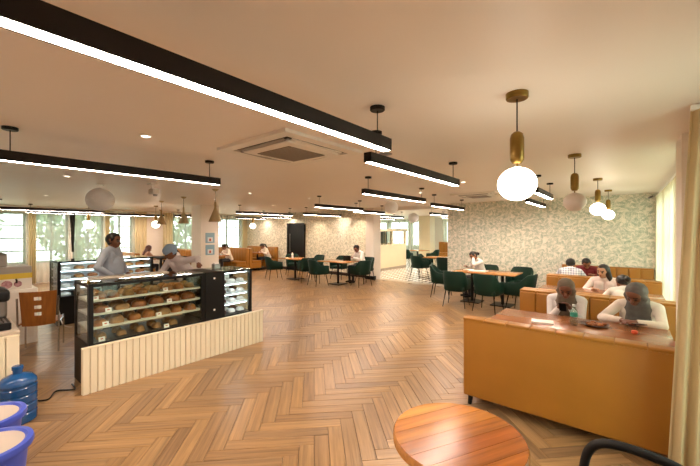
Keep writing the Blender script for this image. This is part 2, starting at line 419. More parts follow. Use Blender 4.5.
# ---- far tiled room through the opening
def tile_mat():
    N = NT('black and white tile'); tc = N.n('TexCoord'); mp = N.n('Mapping'); mp.inputs['Rotation'].default_value = (0, 0, PI / 4); N.l(tc.outputs['Object'], mp.inputs[0])
    mp.inputs['Location'].default_value = (.013, .017, .0131)
    ck = N.n('TexChecker', i_Scale=5.5); ck.inputs[1].default_value = lin('#e9e4da'); ck.inputs[2].default_value = lin('#5b5550'); N.l(mp.outputs[0], ck.inputs[0])
    N.l(ck.outputs[0], N.p.inputs['Base Color']); N.p.inputs['Roughness'].default_value = .25; return N.m
M['tile'] = tile_mat()
FX0, FX1, FY1 = -14.5, -1.5, 20.0
struct(MB().box(FX0, FX1, YF + .45, FY1, -.16, 0).build('floor_tiled', 'tile'), 'black and white diamond tiled floor')
struct(MB().box(-6.88, -4.17, YF + .1, YF + .45, -.16, .002).build('threshold', 'stone'), 'pale stone strip between planks and tiles')
wall_with_windows('wall_far', 'y', FY1, .2, FX0, FX1, [(-14.2, -12.9), (-12.6, -11.2), (-10.9, -9.6), (-8.6, -6.2), (-5.6, -3.2)], .75, 2.35, 'plaster', 2, 3, 'framew')
wall_with_windows('wall_far_left', 'x', FX0, -.2, YF + .4, FY1, [(11.2, 13.2), (13.6, 15.6), (16.0, 18.0)], .75, 2.35, 'plaster', 2, 3, 'framew')
struct(MB().box(FX1, FX1 + .2, YF + .18, FY1, 0, CEIL).build('wall_far_right', 'plaster'))
struct(MB().box(-8.7, -8.05, 16.7, 17.3, 0, CEIL).build('column', 'creamwall'), 'cream column standing in the tiled room')
# beam over the opening
struct(MB().box(-6.88, -4.17, YF + .05, YF + .3, 2.42, CEIL).build('trim_1', 'plaster'))
# ---- black door
dr = struct(MB().box(-11.72, -10.62, YF + .19, YF + .248, 0, 2.0).build('door_1', 'door'))
b = MB(); b.box(-11.72, -11.64, YF + .16, YF + .19, 0, 2.06); b.box(-10.70, -10.62, YF + .16, YF + .19, 0, 2.06); b.box(-11.64, -10.70, YF + .16, YF + .19, 1.98, 2.06); b.build('door_frame', 'blackm', dr)
b = MB(); b.tube([(-11.5, YF + .15, .8), (-11.5, YF + .15, 1.6)], .015); b.tube([(-11.5, YF + .15, .85), (-11.5, YF + .19, .85)], .01); b.tube([(-11.5, YF + .15, 1.55), (-11.5, YF + .19, 1.55)], .01); b.build('door_handle', 'steel', dr)
# ---- ground and trees outside
struct(MB().box(-34, 14, -14, 34, -.5, -.3).build('ground', 'ground'))
rng = random.Random(3)
def tree(label, x, y, h, r, n=1500):
    t = thing('tree', label, 'tree', (x, y, -.3), 0)
    b = MB(); b.tube([(0, 0, 0), (.08, .05, h * .35), (-.05, .1, h * .7)], [.16, .12, .05], 8); b.build('trunk', 'trunk', t, 60)
    b = MB()
    for i in range(n):
        a = rng.uniform(0, 2 * PI); q = rng.uniform(-1, 1); rr = r * rng.uniform(.45, 1) ** .6; s = math.sqrt(1 - q * q)
        c = Vector((rr * s * math.cos(a), rr * s * math.sin(a), h * .55 + q * rr * h * .42 / r))
        d = Vector((rng.gauss(0, 1), rng.gauss(0, 1), rng.gauss(0, 1))).normalized(); e = d.orthogonal().normalized(); l = rng.uniform(.10, .2)
        f_ = d.cross(e) * l * .25
        b.add([c - d * l, c + e * l * .45 + f_, c + d * l, c - e * l * .45 + f_], [(0, 1, 2, 3)])
    b.build('crown', 'leaf', t)['kind'] = 'stuff'
for i, (x, y, h, r) in enumerate([(-19.5, .2, 4.6, 1.7), (-20.4, 4.4, 4.2, 1.5), (-19.2, 8.2, 4.8, 1.8)]):
    tree(['leafy green tree outside beyond the beverage counter', 'leafy green tree outside behind the second glass case', 'leafy green tree outside the booth with the ponytailed diner'][i], x, y, h, r)

# ================================================================== CURTAINS
def curtain(label, axis, pos, a0, a1, z0, z1, folds, amp, m, group=None, flare=None, gather=0.):
    """folded cloth with a hem and a heading tape; flare(t) -> (lo, hi) of its run at height fraction t"""
    t = thing('curtain', label, 'curtain', (0, 0, 0), 0, group)
    n = folds * 8; rows = 10; b = MB(); rg = random.Random(label)
    ph = [rg.uniform(.7, 1.3) for _ in range(folds + 1)]
    for j in range(rows + 1):
        f_ = j / rows; lo, hi = flare(f_) if flare else (a0, a1)
        for i in range(n + 1):
            u = i / n; k = int(u * folds); w = amp * ph[k] * (.75 + .35 * (1 - f_)) * math.sin(u * folds * 2 * PI + .4 * math.sin(f_ * 3 + k))
            s = lo + (hi - lo) * u; z = z0 + (z1 - z0) * f_
            b.v.append((pos + w, s, z) if axis == 'x' else (s, pos + w, z))
    for j in range(rows):
        for i in range(n): q = j * (n + 1) + i; b.f.append((q, q + 1, q + n + 2, q + n + 1))
    b.build('cloth', m, t, 80)
    lo, hi = flare(1) if flare else (a0, a1); h = MB()
    if axis == 'x': h.box(pos - .02, pos + .02, lo, hi, z1 - .002, z1 + .03)
    else: h.box(lo, hi, pos - .02, pos + .02, z1 - .002, z1 + .03)
    h.build('curtain_rail', 'white', t)
    return t
# left wall: sheers over the windows, cream drapes between
XS = XL + .14
for i, (a, b_) in enumerate(wl):
    lb = ['white sheer curtain over the window behind the coffee machine', 'wide white sheer curtain behind the juice dispenser box', 'white sheer between the narrow cream drape and dark tied curtain',
          'white sheer between the dark tied curtain and slim cream drape', 'white sheer between the slim drape and wide cream drape', 'white sheer over the window beside the posters column', 'white sheer over the window behind the ponytailed diner at her booth'][i]
    curtain(lb, 'x', XS, a - .03, b_ + .03, .03 if i < 5 else .45, 2.47, max(5, int((b_ - a) * 6)), .03, 'sheer')
for a, b_, lb in [(1.98, 2.16, 'narrow cream drape between sheers behind the beverage box'), (5.0, 5.42, 'wide cream drape beside the bare white wall, nearer the standing man'),
                  (6.02, 6.42, 'cream drape on the far side of the bare white wall panel'), (4.03, 4.17, 'slim cream drape hanging behind the standing man'), (9.75, 10.05, 'cream drape in the corner beside the olive-leaf wallpaper')]:
    curtain(lb, 'x', XS + .1, a, b_, .03, 2.48, 4, .04, 'drape')
curtain('dark curtain tied into a tapering roll between two sheers', 'x', XS + .12, 3.0, 3.16, 1.0, 2.46, 3, .03, 'drape_dark', flare=lambda f_: (3.06 - .06 * f_, 3.12 + .05 * f_))
# right wall
curtain('bright backlit ivory sheer along the booth windows', 'x', .53, 4.42, 9.8, .03, 2.44, 34, .028, 'sheer_y')
curtain('heavy ivory curtain flaring down beside the mustard bench', 'y', 3.1, .22, .6, .02, 2.5, 5, .035, 'drape_n', flare=lambda f_: (.215 + .115 * f_, .6))
# far room
curtain('white sheer curtain on the tiled room window behind the kiosk', 'y', FY1 - .2, -14.3, -11.0, .004, 2.45, 16, .03, 'sheer')
curtain('white sheer curtain beside the cream column of the tiled room', 'y', FY1 - .2, -10.9, -9.5, .004, 2.45, 9, .03, 'sheer')
curtain('white sheer curtain above the far mustard bench', 'y', FY1 - .2, -8.7, -6.1, .004, 2.45, 14, .03, 'sheer')

# ================================================================== LAMPS
def linear_lamp(label, x, y0, y1, z=2.27, group=None):
    L = y1 - y0; t = thing('linear_pendant_lamp', label, 'lamp', (x, (y0 + y1) / 2, z), 0, group)
    b = MB(); b.box(-.036, .036, -L / 2, L / 2, .012, .08); b.box(-.036, -.029, -L / 2, L / 2, 0, .012); b.box(.029, .036, -L / 2, L / 2, 0, .012); b.box(-.029, .029, -L / 2, -L / 2 + .006, 0, .012); b.box(-.029, .029, L / 2 - .006, L / 2, 0, .012)
    b.build('housing', 'lampbody', t)
    MB().box(-.029, .029, -L / 2 + .006, L / 2 - .006, .001, .0115).build('diffuser', 'diffuser', t)
    for yy in (-L / 2 + .12, L / 2 - .12):
        MB().tube([(0, yy, .079), (0, yy, CEIL - z - .02)], .004, 6).build('suspension_cord', 'black', t)
        MB().lathe([(0, -.025), (.045, -.025), (.05, -.02), (.05, 0)], 16, (0, yy, CEIL - z)).build('canopy', 'black', t, 40)
    return t
lamps = [
 ('black linear pendant lamp between the large air cassette and the round wooden table', -1.275, .06, 1.985, None),
 ('black linear pendant lamp above the near end of the glass pastry counter', -3.78, .28, 2.18, None),
 ('black linear pendant lamp over the open floor behind the round wooden table', -1.275, -2.1, -.25, None),  # out of view, added to keep the near floor and ceiling lit
 ('black linear pendant lamp over the coffee machine end of the counter', -3.9, -1.9, -.05, None),  # likewise added behind the camera for its light
 ('black linear pendant lamp past the large air cassette, toward the green chairs', -1.6, 2.2, 4.06, None),
 ('black linear pendant lamp in front of the hanging white globe by the opening', -3.02, 4.05, 6.03, None),
 ('black linear pendant lamp beside the slim cassette near the palm-frond wall', -3.33, 7.0, 8.9, None),
 ('black linear pendant lamp ending just short of the palm-frond wallpaper', -1.46, 7.2, 9.0, None),
 ('black linear pendant lamp behind the lit brass globe pendant', -1.0, 5.5, 6.8, None),
 ('black linear pendant lamp over the diner with the tablet', -5.55, 5.6, 7.4, None),
 ('black linear pendant lamp leading to the white column by the opening', -6.1, 7.7, 9.3, None),
 ('black linear pendant lamp along the olive-leaf wall above the tablet diner', -8.5, 8.0, 9.95, None),
 ('black linear pendant lamp over the floor between posters column and green chairs', -9.4, 6.0, 8.3, None),
 ('black linear pendant lamp close in front of the black door', -11.4, 8.4, 10.0, None),
 ('black linear pendant lamp over the mustard booth near the olive wall', -13.2, 8.4, 10.0, None),
 ('black linear pendant lamp over the beverage box, windows behind', -12.4, 1.0, 3.35, None),
 ('black linear pendant lamp close to the sheer-curtained windows', -14.0, 1.8, 5.75, None),
 ('black linear pendant lamp just left of the posters column by the windows', -13.4, 5.9, 7.5, None),
]
for lb, x, a, b_, g_ in lamps: linear_lamp(lb, x, a, b_, group=g_)
for x, a, b_, lb in [(-5.1, 10.6, 12.2, 'in the tiled room just past the opening'), (-7.4, 11.0, 12.8, 'above the cream kiosk front'), (-8.9, 12.6, 14.6, 'over the kiosk roof'), (-6.0, 13.6, 15.4, 'above the tiled room tables')]:
    linear_lamp('black linear pendant lamp ' + lb, x, a, b_)

def globe_pendant(label, x, y, zc, r, lit, cap=True, metal='brass', group=None, power=0):
    t = thing('globe_pendant', label, 'lamp', (x, y, zc), 0, group); top = CEIL - zc
    prof = [(0, -r * .92)] + [(r * math.sin(a), -r * .92 * math.cos(a)) for a in [PI * i / 14 for i in range(1, 14)]] + [(.02, r * .92)]
    MB().lathe(prof, 24).build('globe', 'globe_on' if lit else 'globe_off', t, 80)
    z0 = r * .92
    MB().lathe([(.006, z0), (.006, z0 + .02), (.024, z0 + .022), (.037, z0 + .042), (.039, z0 + .058), (.039, z0 + .172), (.033, z0 + .197), (.018, z0 + .21), (0, z0 + .212)], 18).build('brass_capsule', metal, t, 40)
    MB().tube([(0, 0, z0 + .2), (0, 0, top - .03)], .004, 6).build('cord', 'black', t)
    MB().lathe([(0, -.035), (.058, -.035), (.062, -.03), (.062, 0)], 24, (0, 0, top)).build('canopy', metal, t, 40)
    if power:
        ld = bpy.data.lights.new('bulb', 'POINT'); ld.energy = power; ld.color = (1, .82, .6); ld.shadow_soft_size = r
        # the glowing globe itself gives the light
    return t
globe_pendant('lit opal globe pendant under a brass capsule, above the long mustard bench', -.5, 2.2, 2.0, .108, True)
globe_pendant('unlit opal globe on brass capsule over the hijab diners table', -.42, 4.35, 2.03, .108, False)
globe_pendant('lit opal globe on brass capsule over the second booth table', -.33, 6.55, 2.06, .105, True)
globe_pendant('lit opal globe on brass capsule nearest the palm-frond wallpaper', -.26, 8.5, 2.04, .105, True)
globe_pendant('small lit globe pendant over the window booth before the posters column', -11.8, 4.6, 1.93, .12, True)
globe_pendant('small lit globe pendant in the booth corner by olive-leaf paper', -12.1, 8.5, 1.93, .12, True)
globe_pendant('small lit globe pendant against the sheers behind the standing man', -12.3, 2.95, 1.9, .12, True)
def paper_lantern(label, x, y, zc, r):
    t = thing('paper_lantern', label, 'lamp', (x, y, zc), 0)
    prof = []
    for i in range(1, 37):
        a = PI * i / 37; rr = r * math.sin(a) * (1 - .018 * (i % 2)); prof.append((rr, -r * .93 * math.cos(a)))
    MB().lathe(prof, 28).build('shade', 'paper', t, 10)
    MB().tube([(0, 0, r * .9), (0, 0, CEIL - zc - .02)], .004, 6).build('cord', 'white', t)
    MB().lathe([(0, -.03), (.05, -.03), (.06, 0)], 20, (0, 0, CEIL - zc)).build('canopy', 'white', t, 40)
paper_lantern('round white ribbed paper lantern hanging above the standing man', -7.15, 1.88, 2.27, .215)
paper_lantern('round white paper lantern in front of the tiled room opening', -4.0, 6.4, 2.24, .15)
paper_lantern('round white paper lantern hanging in the tiled room', -5.9, 10.9, 2.19, .19)
def cone_pendant(label, x, y):
    zb = 1.9; t = thing('cone_pendant', label, 'lamp', (x, y, zb), 0)
    MB().lathe([(.105, 0), (.125, 0), (.122, .012), (.03, .25), (.022, .27), (.018, .38), (.005, .40), (.012, .26), (.022, .245)], 24).build('shade', 'brass_mat', t, 40)
    MB().tube([(0, 0, .39), (0, 0, CEIL - zb - .03)], .004, 6).build('cord', 'black', t)
    MB().lathe([(0, -.045), (.03, -.04), (.065, -.005), (.065, 0)], 20, (0, 0, CEIL - zb)).build('canopy', 'brass_mat', t, 40)
    MB().ball((0, 0, .06), .035, 12, 8).build('bulb', 'globe_on', t, 60)
cone_pendant('brass cone pendant in front of the posters column', -6.24, 3.52)
cone_pendant('brass cone pendant above the capped server', -8.25, 3.84)
cone_pendant('brass cone pendant before the drape by the bare wall', -9.85, 3.98)
def downlight(x, y, label, group='recessed ceiling downlights', power=DOWN_W):
    t = thing('downlight', label, 'lamp', (x, y, CEIL), 0, group)
    MB().lathe([(.033, -.001), (.036, -.008), (.046, -.008), (.05, 0), (.05, .001)], 18).build('trim_ring', 'white', t, 40)
    MB().lathe([(0, -.003), (.034, -.003), (.034, 0)], 16).build('lens', 'globe_on', t)
    ld = bpy.data.lights.new('downlight_beam', 'SPOT'); ld.energy = power; ld.color = (1, .78, .55); ld.spot_size = 1.9; ld.spot_blend = .8; ld.shadow_soft_size = .04
    lo = bpy.data.objects.new('downlight_beam', ld); C.objects.link(lo); lo.parent = t; lo.location = (0, 0, -.012)
for x, y in [(-3.21, 1.17), (-6.47, 1.29), (-10.4, 1.69), (-6.3, 4.35), (-6.1, 5.93), (-8.17, 4.6), (-8.6, 6.8), (-2.1, 5.6), (-3.4, 6.6), (-2.4, 9.05), (-11.6, 6.9)]:
    downlight(x, y, 'small round white recessed downlight in the open ceiling')
for x, y in ((-7, 11.2), (-5.2, 13), (-7, 14), (-9.5, 15.5), (-6.5, 16.5), (-9, 18)): downlight(x, y, 'added recessed downlight brightening the tiled room', 'added tiled room downlights', 60)  # extra downlights, added because the tiled room was too dark
for x in (-9.75, -7.6): downlight(x, YF - .2, 'recessed downlight washing the olive-leaf wallpaper', 'wall-washing downlights', 22)

# ================================================================== CEILING UNITS
def cassette(label, x, y, s=.95, rz=0):
    t = thing('air_cassette', label, 'air conditioner', (x, y, CEIL), rz); h = s / 2
    b = MB(); b.box(-h, h, -h, -h * .79, -.03, 0); b.box(-h, h, h * .79, h, -.03, 0); b.box(-h, -h * .79, -h * .79, h * .79, -.03, 0); b.box(h * .79, h, -h * .79, h * .79, -.03, 0); b.build('panel_frame', 'whitep', t)
    MB().box(-h * .84, h * .84, -h * .84, h * .84, -.012, -.001).build('cavity', 'blackm', t)
    MB().rbox(-h * .66, h * .66, -h * .66, h * .66, -.05, -.012, .02).build('intake_frame', 'whitep', t)
    g = MB().box(-h * .46, h * .46, -h * .46, h * .46, -.056, -.049).build('intake_grille', 'grille', t)
    for k in range(15):
        q = -h * .44 + k * h * .88 / 14; MB().box(-h * .45, h * .45, q - .004, q + .004, -.06, -.056).build('grille_bar', 'greyp', g)
    for k in range(4):
        b = MB(); pts = []
        for i in range(9):
            a = -1 + i / 4; pts.append((a * h * .64, h * .755 + .012 * (1 - a * a)))
        vs = [(x_, y_, -.044 + .014 * (abs(x_) / h)) for x_, y_ in pts] + [(x_ * .97, y_ - .05, -.05 + .02 * (abs(x_) / h)) for x_, y_ in pts]
        vs += [(v[0], v[1], v[2] + .01) for v in vs]; n = 9
        fs = [(i, i + 1, n + i + 1, n + i) for i in range(8)] + [(2 * n + n + i, 2 * n + n + i + 1, 2 * n + i + 1, 2 * n + i) for i in range(8)] + [(i + 1, i, 2 * n + i, 2 * n + i + 1) for i in range(8)] + [(n + i, n + i + 1, 3 * n + i + 1, 3 * n + i) for i in range(8)]
        o = b.add(vs, fs).build('louvre', 'greyp' if k in (1, 2) else 'whitep', t, 40); o.rotation_euler = (0, 0, k * PI / 2)
cassette('large square air cassette with grey intake over the open plank floor', -2.6, 2.28, 1.02)
cassette('air cassette close to the palm-frond wallpaper', -2.55, 7.75)
t = thing('air_vent', 'small round ceiling vent next to the large air cassette', 'vent', (-1.98, 3.05, CEIL))
for k, r in enumerate((.07, .05, .03)): MB().lathe([(r - .012, -.004 - k * .006), (r, -.004 - k * .006), (r, 0), (r - .012, 0), (r - .012, -.004 - k * .006)], 20).build('vent_ring', 'greyp', t)
t = thing('security_camera', 'white ceiling camera unit near the paper lantern', 'camera', (-6.3, 2.4, CEIL))
MB().box(-.09, .09, -.05, .05, -.03, 0).build('mount', 'whitep', t); MB().tube([(0, 0, -.03), (0, 0, -.12)], .018).build('arm', 'whitep', t)
MB().rbox(-.05, .17, -.05, .05, -.2, -.1, .02).build('body', 'whitep', t); MB().lathe([(.0, -.23), (.03, -.228), (.035, -.2)], 14, (.12, 0, 0)).build('lens', 'greyp', t)
tag(MB().tube([(.46, 9.78, 2.47), (.43, 9.74, 2.45), (.40, 9.7, 2.43)], [.018, .022, .02]).build('wall_camera', 'steel', None, 40), 'little grey camera high in the corner by the ivory sheer', 'camera')

# ================================================================== BENCHES AND TABLES
def bench(label, x0, x1, yb, face, h=.86, seat=True, group=None, channels=True, th=.12, m='mustard'):
    """back between yb and yb - face*th; sitter looks along face*Y"""
    Wd = x1 - x0; t = thing('booth_bench', label, 'bench', (x0, yb, 0), 0, group)
    s = face
    def span(a, b_): return (min(a, b_), max(a, b_))
    ya, yc = span(0, s * th)
    MB().rbox(0, Wd, ya, yc, .1, h, .018, 3).build('back', m, t, 50)
    for side in (0, 1): pass
    n = max(2, round(Wd / .21)); w = Wd / n
    if channels:
        ci = None
        for i in range(n):
            if ci is None:
                q0, q1 = span(s * (th - .01), s * (th + .03)); ci = MB().rbox(.003, w - .003, q0, q1, .44, h - .02, .018, 3).build('channel_pad', m, t, 50)
            else: child_copy(ci, t, (i * w, 0, 0))
    ci = None
    for i in range(n):     # stitched segments along the top edge
        if ci is None: ci = MB().rbox(.0008, w - .0008, ya - .003, yc + .003, h - .02, h + .008, .008, 2).build('top_pad', m, t, 50)
        else: child_copy(ci, t, (i * w, 0, 0))
    if seat:
        q0, q1 = span(s * th, s * .6); MB().rbox(0, Wd, q0, q1, .12, .34, .01).build('seat_base', m, t, 50)
        ci = None
        for i in range(n):
            if ci is None: q0, q1 = span(s * (th + .02), s * .61); ci = MB().rbox(.003, w - .003, q0, q1, .34, .45, .03, 3).build('seat_pad', m, t, 50)
            else: child_copy(ci, t, (i * w, 0, 0))
    for lx in (.06, Wd - .06):
        for ly in (s * .06, s * .5):
            MB().tube([(lx, ly, .12), (lx - (.015 if lx < 1 else -.015), ly, 0)], [.028, .018], 10).build('leg', 'black', t)
    return t
def piping(t, x0, x1, z0, z1, y):
    b = MB()
    for q in range(int((z1 - z0) / .022)): b.ball((x0, y, z0 + q * .022), .005, 6, 4)
    for q in range(int((x1 - x0) / .022)): b.ball((x0 + q * .022, y, z1), .005, 6, 4)
    b.build('stitched_piping', 'mustard_seam', t)
A = bench('long mustard bench seen from behind, nearest the round wooden table', -1.25, .33, 3.33, 1)
piping(A, .012, 1.56, .13, .835, -.002)
bench('mustard channelled bench under the two hijab-wearing diners', -1.2, .48, 5.56, -1)
bench('mustard bench carrying the diner seen from behind in white', -1.2, .48, 5.58, 1)
bench('mustard channelled bench under the long-haired smiling diner', -1.2, .48, 7.72, -1)
bench('mustard bench carrying the plaid-shirted diner', -1.2, .48, 7.74, 1)
bench('mustard channelled bench fixed against the palm-frond wallpaper', -1.2, .48, 9.82, -1, h=.9)
def booth_table(label, x0, x1, y0, y1, m='redwood', foot=.22):
    t = thing('booth_table', label, 'table', ((x0 + x1) / 2, (y0 + y1) / 2, 0)); w, d = (x1 - x0) / 2, (y1 - y0) / 2
    MB().rbox(-w, w, -d, d, .715, .75, .008).build('table_top', m, t, 40)
    xs = (-w * .6, w * .6) if w > .6 else (0,)
    for x in xs:
        MB().tube([(x, 0, .02), (x, 0, .715)], .035, 12).build('pedestal', 'black', t, 60)
        MB().box(x - foot, x + foot, -foot, foot, 0, .02).build('foot_plate', 'black', t)
    return t
booth_table('glossy red-brown booth table with bottle and snack plate', -1.17, .34, 3.84, 4.56)
booth_table('booth table between the long-haired diner and the diner in white', -1.15, .45, 6.3, 6.98)
booth_table('booth table between the plaid-shirted and red-shirted diners', -1.15, .45, 8.46, 9.1)
# left booths along the window wall
bl = [('mustard booth bench behind the ponytailed diner in white', 8.5, -1), ('low mustard booth bench with its back to the ponytailed diner', 8.52, 1),
      ('mustard booth bench in the corner by the olive-leaf paper', 10.05, -1), ('mustard booth bench on the far side of the posters column', 6.42, -1), ('mustard booth bench backing on that by the posters column', 6.44, 1), ('mustard booth bench under the auburn-haired diner', 4.2, 1)]
for lb, y, s in bl: bench(lb, -14.6, -12.35, y, s, h=.98, channels=True)
for y, lb in ((7.35, 'booth table where the ponytailed diner reads'), (9.28, 'booth table in the corner by the olive-leaf paper'), (5.3, 'booth table by the drape behind the capped server')):
    booth_table(lb, -14.55, -12.45, y - .28, y + .28)

# ---- round foreground table of planks
rt_t = thing('round_table', 'round honey-wood plank table beside the long mustard bench', 'table', (-.62, 1.585, 0), math.radians(62))
R_ = .30; npl = 7; pw = 2 * R_ / npl
for i in range(npl):
    y0, y1 = -R_ + i * pw + .0008, -R_ + (i + 1) * pw - .0008; poly = []
    ys = [y0 + (y1 - y0) * k / 8 for k in range(9)]
    right = [(math.sqrt(max(R_ * R_ - y * y, 1e-6)), y) for y in ys]; left = [(-x, y) for x, y in right[::-1]]
    poly = right + left
    b = MB(); b.prism(poly, .722, .75); b.uv = [(b.v[j][0], b.v[j][1]) for f in b.f for j in f]
    b.build('table_plank', 'tabletop_planks', rt_t)
MB().lathe([(R_ - .03, .70), (R_ - .004, .704), (R_ + .006, .712), (R_ + .006, .742), (R_ + .001, .749), (R_ + .001, .722), (R_ - .03, .722), (R_ - .03, .70)], 64).build('rim', 'tablewood', rt_t, 40)
MB().lathe([(.2, 0), (.2, .01), (.03, .03), (.03, .66), (.13, .70), (.13, .722)], 24).build('pedestal', 'black', rt_t, 40)

# ---- black armchair at the foreground edge
bc = thing('black_armchair', 'black armchair with looped arms pushed near the round table', 'chair', (.07, 1.82, 0), math.radians(90))
def arc(pts, n=10):
    out = []
    for i in range(len(pts) - 1):
        p0, p1, p2, p3 = pts[max(i - 1, 0)], pts[i], pts[i + 1], pts[min(i + 2, len(pts) - 1)]
        for k in range(n):
            t = k / n; out.append(tuple(.5 * (2 * p1[e] + (p2[e] - p0[e]) * t + (2 * p0[e] - 5 * p1[e] + 4 * p2[e] - p3[e]) * t * t + (3 * p1[e] - p0[e] - 3 * p2[e] + p3[e]) * t ** 3) for e in range(3)))
    return out + [pts[-1]]
for s in (-1, 1):
    MB().tube(arc([(s * .27, .26, .0), (s * .27, .24, .45), (s * .28, .20, .63), (s * .28, .08, .68), (s * .28, -.12, .66), (s * .26, -.24, .60)]), .021, 10).build('arm_loop', 'blackm', bc, 60)
    MB().tube(arc([(s * .24, -.24, 0), (s * .23, -.22, .42), (s * .22, -.27, .6), (s * .21, -.32, .84)]), .013, 10).build('rear_leg', 'blackm', bc, 60)
MB().rbox(-.23, .23, -.21, .22, .42, .47, .02).build('seat', 'blackm', bc, 50)
MB().rbox(-.21, .21, -.33, -.30, .56, .84, .012).build('backrest', 'blackm', bc, 50)

# ================================================================== GREEN CHAIRS
def green_chair(label, loc, rz, group=None):
    t = thing('green_armchair', label, 'chair', loc, rz, group)
    path = []
    for i in range(25):
        a = -1 + i / 12.0; th = a * PI * .5
        if abs(a) <= .66:
            ang = a / .66 * PI / 2; x = .265 * math.sin(ang); y = -.03 - .235 * math.cos(ang) ** .8 if math.cos(ang) > 0 else -.03
        else:
            x = math.copysign(.265 + .012 * (abs(a) - .66) / .34, a); y = -.03 + (abs(a) - .66) / .34 * .27
        w = max(0, min(1, (abs(a) - .28) / .42)); w = w * w * (3 - 2 * w); zt = .82 * (1 - w) + .64 * w - (.02 if abs(a) > .95 else 0)
        path.append((x, y, zt, a))
    b = MB(); sec = 8
    for i, (x, y, zt, a) in enumerate(path):
        p, q = path[max(i - 1, 0)], path[min(i + 1, 24)]; tx, ty = q[0] - p[0], q[1] - p[1]; l = math.hypot(tx, ty); nx, ny = ty / l, -tx / l   # outward
        if nx * x + ny * (y + .02) < 0: nx, ny = -nx, -ny
        lean = .05 * max(0, (zt - .64) / .18); th = .045; rib = .006 * math.sin(i * PI) if abs(a) < .5 else 0
        ch = .007 * (1 if i % 2 else 0) if abs(a) < .55 else 0
        for dz, off in ((.36, -.045), (.39, -.008), (.50, .0), (zt - .02, lean), (zt, lean - .012), (zt, lean - th + .012), (zt - .025, lean - th - ch), (.42, -th - .02 - ch)):
            b.v.append((x + nx * off, y + ny * off, dz))
    for i in range(24):
        for k in range(sec): b.f.append((i * sec + k, i * sec + (k + 1) % sec, (i + 1) * sec + (k + 1) % sec, (i + 1) * sec + k))
    b.f += [tuple(range(sec))[::-1], tuple(24 * sec + k for k in range(sec))]
    b.build('shell', 'green', t, 50)
    MB().rbox(-.225, .225, -.215, .25, .37, .475, .035, 3).build('seat', 'green', t, 60)
    for sx in (-1, 1):
        for sy in (-1, 1):
            MB().tube([(sx * .19, sy * .17, .38), (sx * .245, sy * .235, 0)], [.014, .008], 8).build('leg', 'black', t, 60)
    return t
def cafe_table(label, x, y, wx, wy, rz=0, m='tablewood', legs=1):
    t = thing('cafe_table', label, 'table', (x, y, 0), rz)
    MB().rbox(-wx / 2, wx / 2, -wy / 2, wy / 2, .722, .75, .006).build('table_top', m, t, 40)
    for k in range(legs):
        o = 0 if legs == 1 else (-wx / 4, wx / 4)[k]
        MB().tube([(o, 0, .02), (o, 0, .722)], .035, 12).build('pedestal', 'black', t, 60)
        MB().box(o - .22, o + .22, -.22, .22, 0, .02).build('foot_plate', 'black', t)
    return t
cafe_table('long honey-wood table before the palm-frond wall', -2.56, 8.36, 1.4, .78, 0, legs=2)
D = math.radians
g0 = green_chair('green armchair with its back turned, nearer end of the palm-wall table', (-3.02, 7.62, 0), D(8))
dup(g0, (-2.28, 7.52, 0), D(-6), 'green armchair with its back turned, beside the mustard bench side of the palm-wall table')
dup(g0, (-1.72, 7.9, 0), D(80), 'green armchair in profile at the end of the palm-wall table')
dup(g0, (-2.0, 9.12, 0), D(178), 'empty green armchair facing out from the palm-frond wallpaper')
dup(g0, (-2.82, 9.2, 0), D(184), 'green armchair behind the diner resting head on hand')
dup(g0, (-3.75, 8.45, 0), D(-75), 'green armchair at the tiled-room end of the palm-wall table')
cafe_table('honey-wood table where the diner reads a tablet', -7.25, 8.35, 1.15, .75)
dup(g0, (-7.55, 7.72, 0), D(-12), 'green armchair across from the tablet reader, back turned')
dup(g0, (-6.42, 8.5, 0), D(70), 'green armchair in profile beside the tablet reader')
dup(g0, (-6.9, 9.35, 0), D(176), 'green armchair under the tablet reader')
dup(g0, (-8.0, 9.3, 0), D(184), 'green armchair against the olive-leaf wall, left of tablet reader')
cafe_table('honey-wood table holding a small bottle, before the black door', -9.2, 8.25, 1.1, .75)
dup(g0, (-9.75, 7.72, 0), D(-20), 'green armchair with back turned at the table before the black door')
dup(g0, (-8.45, 8.1, 0), D(60), 'green armchair between the two olive-wall tables')
dup(g0, (-10.05, 8.9, 0), D(-120), 'green armchair at the booth side of the table before the door')
dup(g0, (-9.0, 9.1, 0), D(178), 'green armchair facing out in front of the black door')
# tiled room furniture
cafe_table('pale table in the tiled room just past the opening', -5.25, 11.9, 1.2, .75)
for x, y, r, lb in [(-5.9, 11.35, -15, 'green armchair nearest the opening in the tiled room'), (-6.05, 12.2, -75, 'green armchair at the end of the tiled room table'), (-4.9, 12.6, 180, 'green armchair beyond the tiled room table'),
                    (-4.85, 11.25, 5, 'green armchair half hidden by the palm-frond wall corner')]:
    dup(g0, (x, y, 0), D(r), lb)
cafe_table('second table of the tiled room beside the cream column', -8.2, 15.6, 1.0, .7)
for x, y, r in [(-9.2, 15.4, -60), (-8.4, 14.8, 10), (-7.35, 15.6, 90), (-6.4, 15.9, 30)]: dup(g0, (x, y, 0), D(r), 'green armchair deep in the tiled room by the cream column', 'deep tiled room chairs')
bench('mustard bench under the far window of the tiled room', -8.8, -5.9, 19.6, -1, h=1.05)
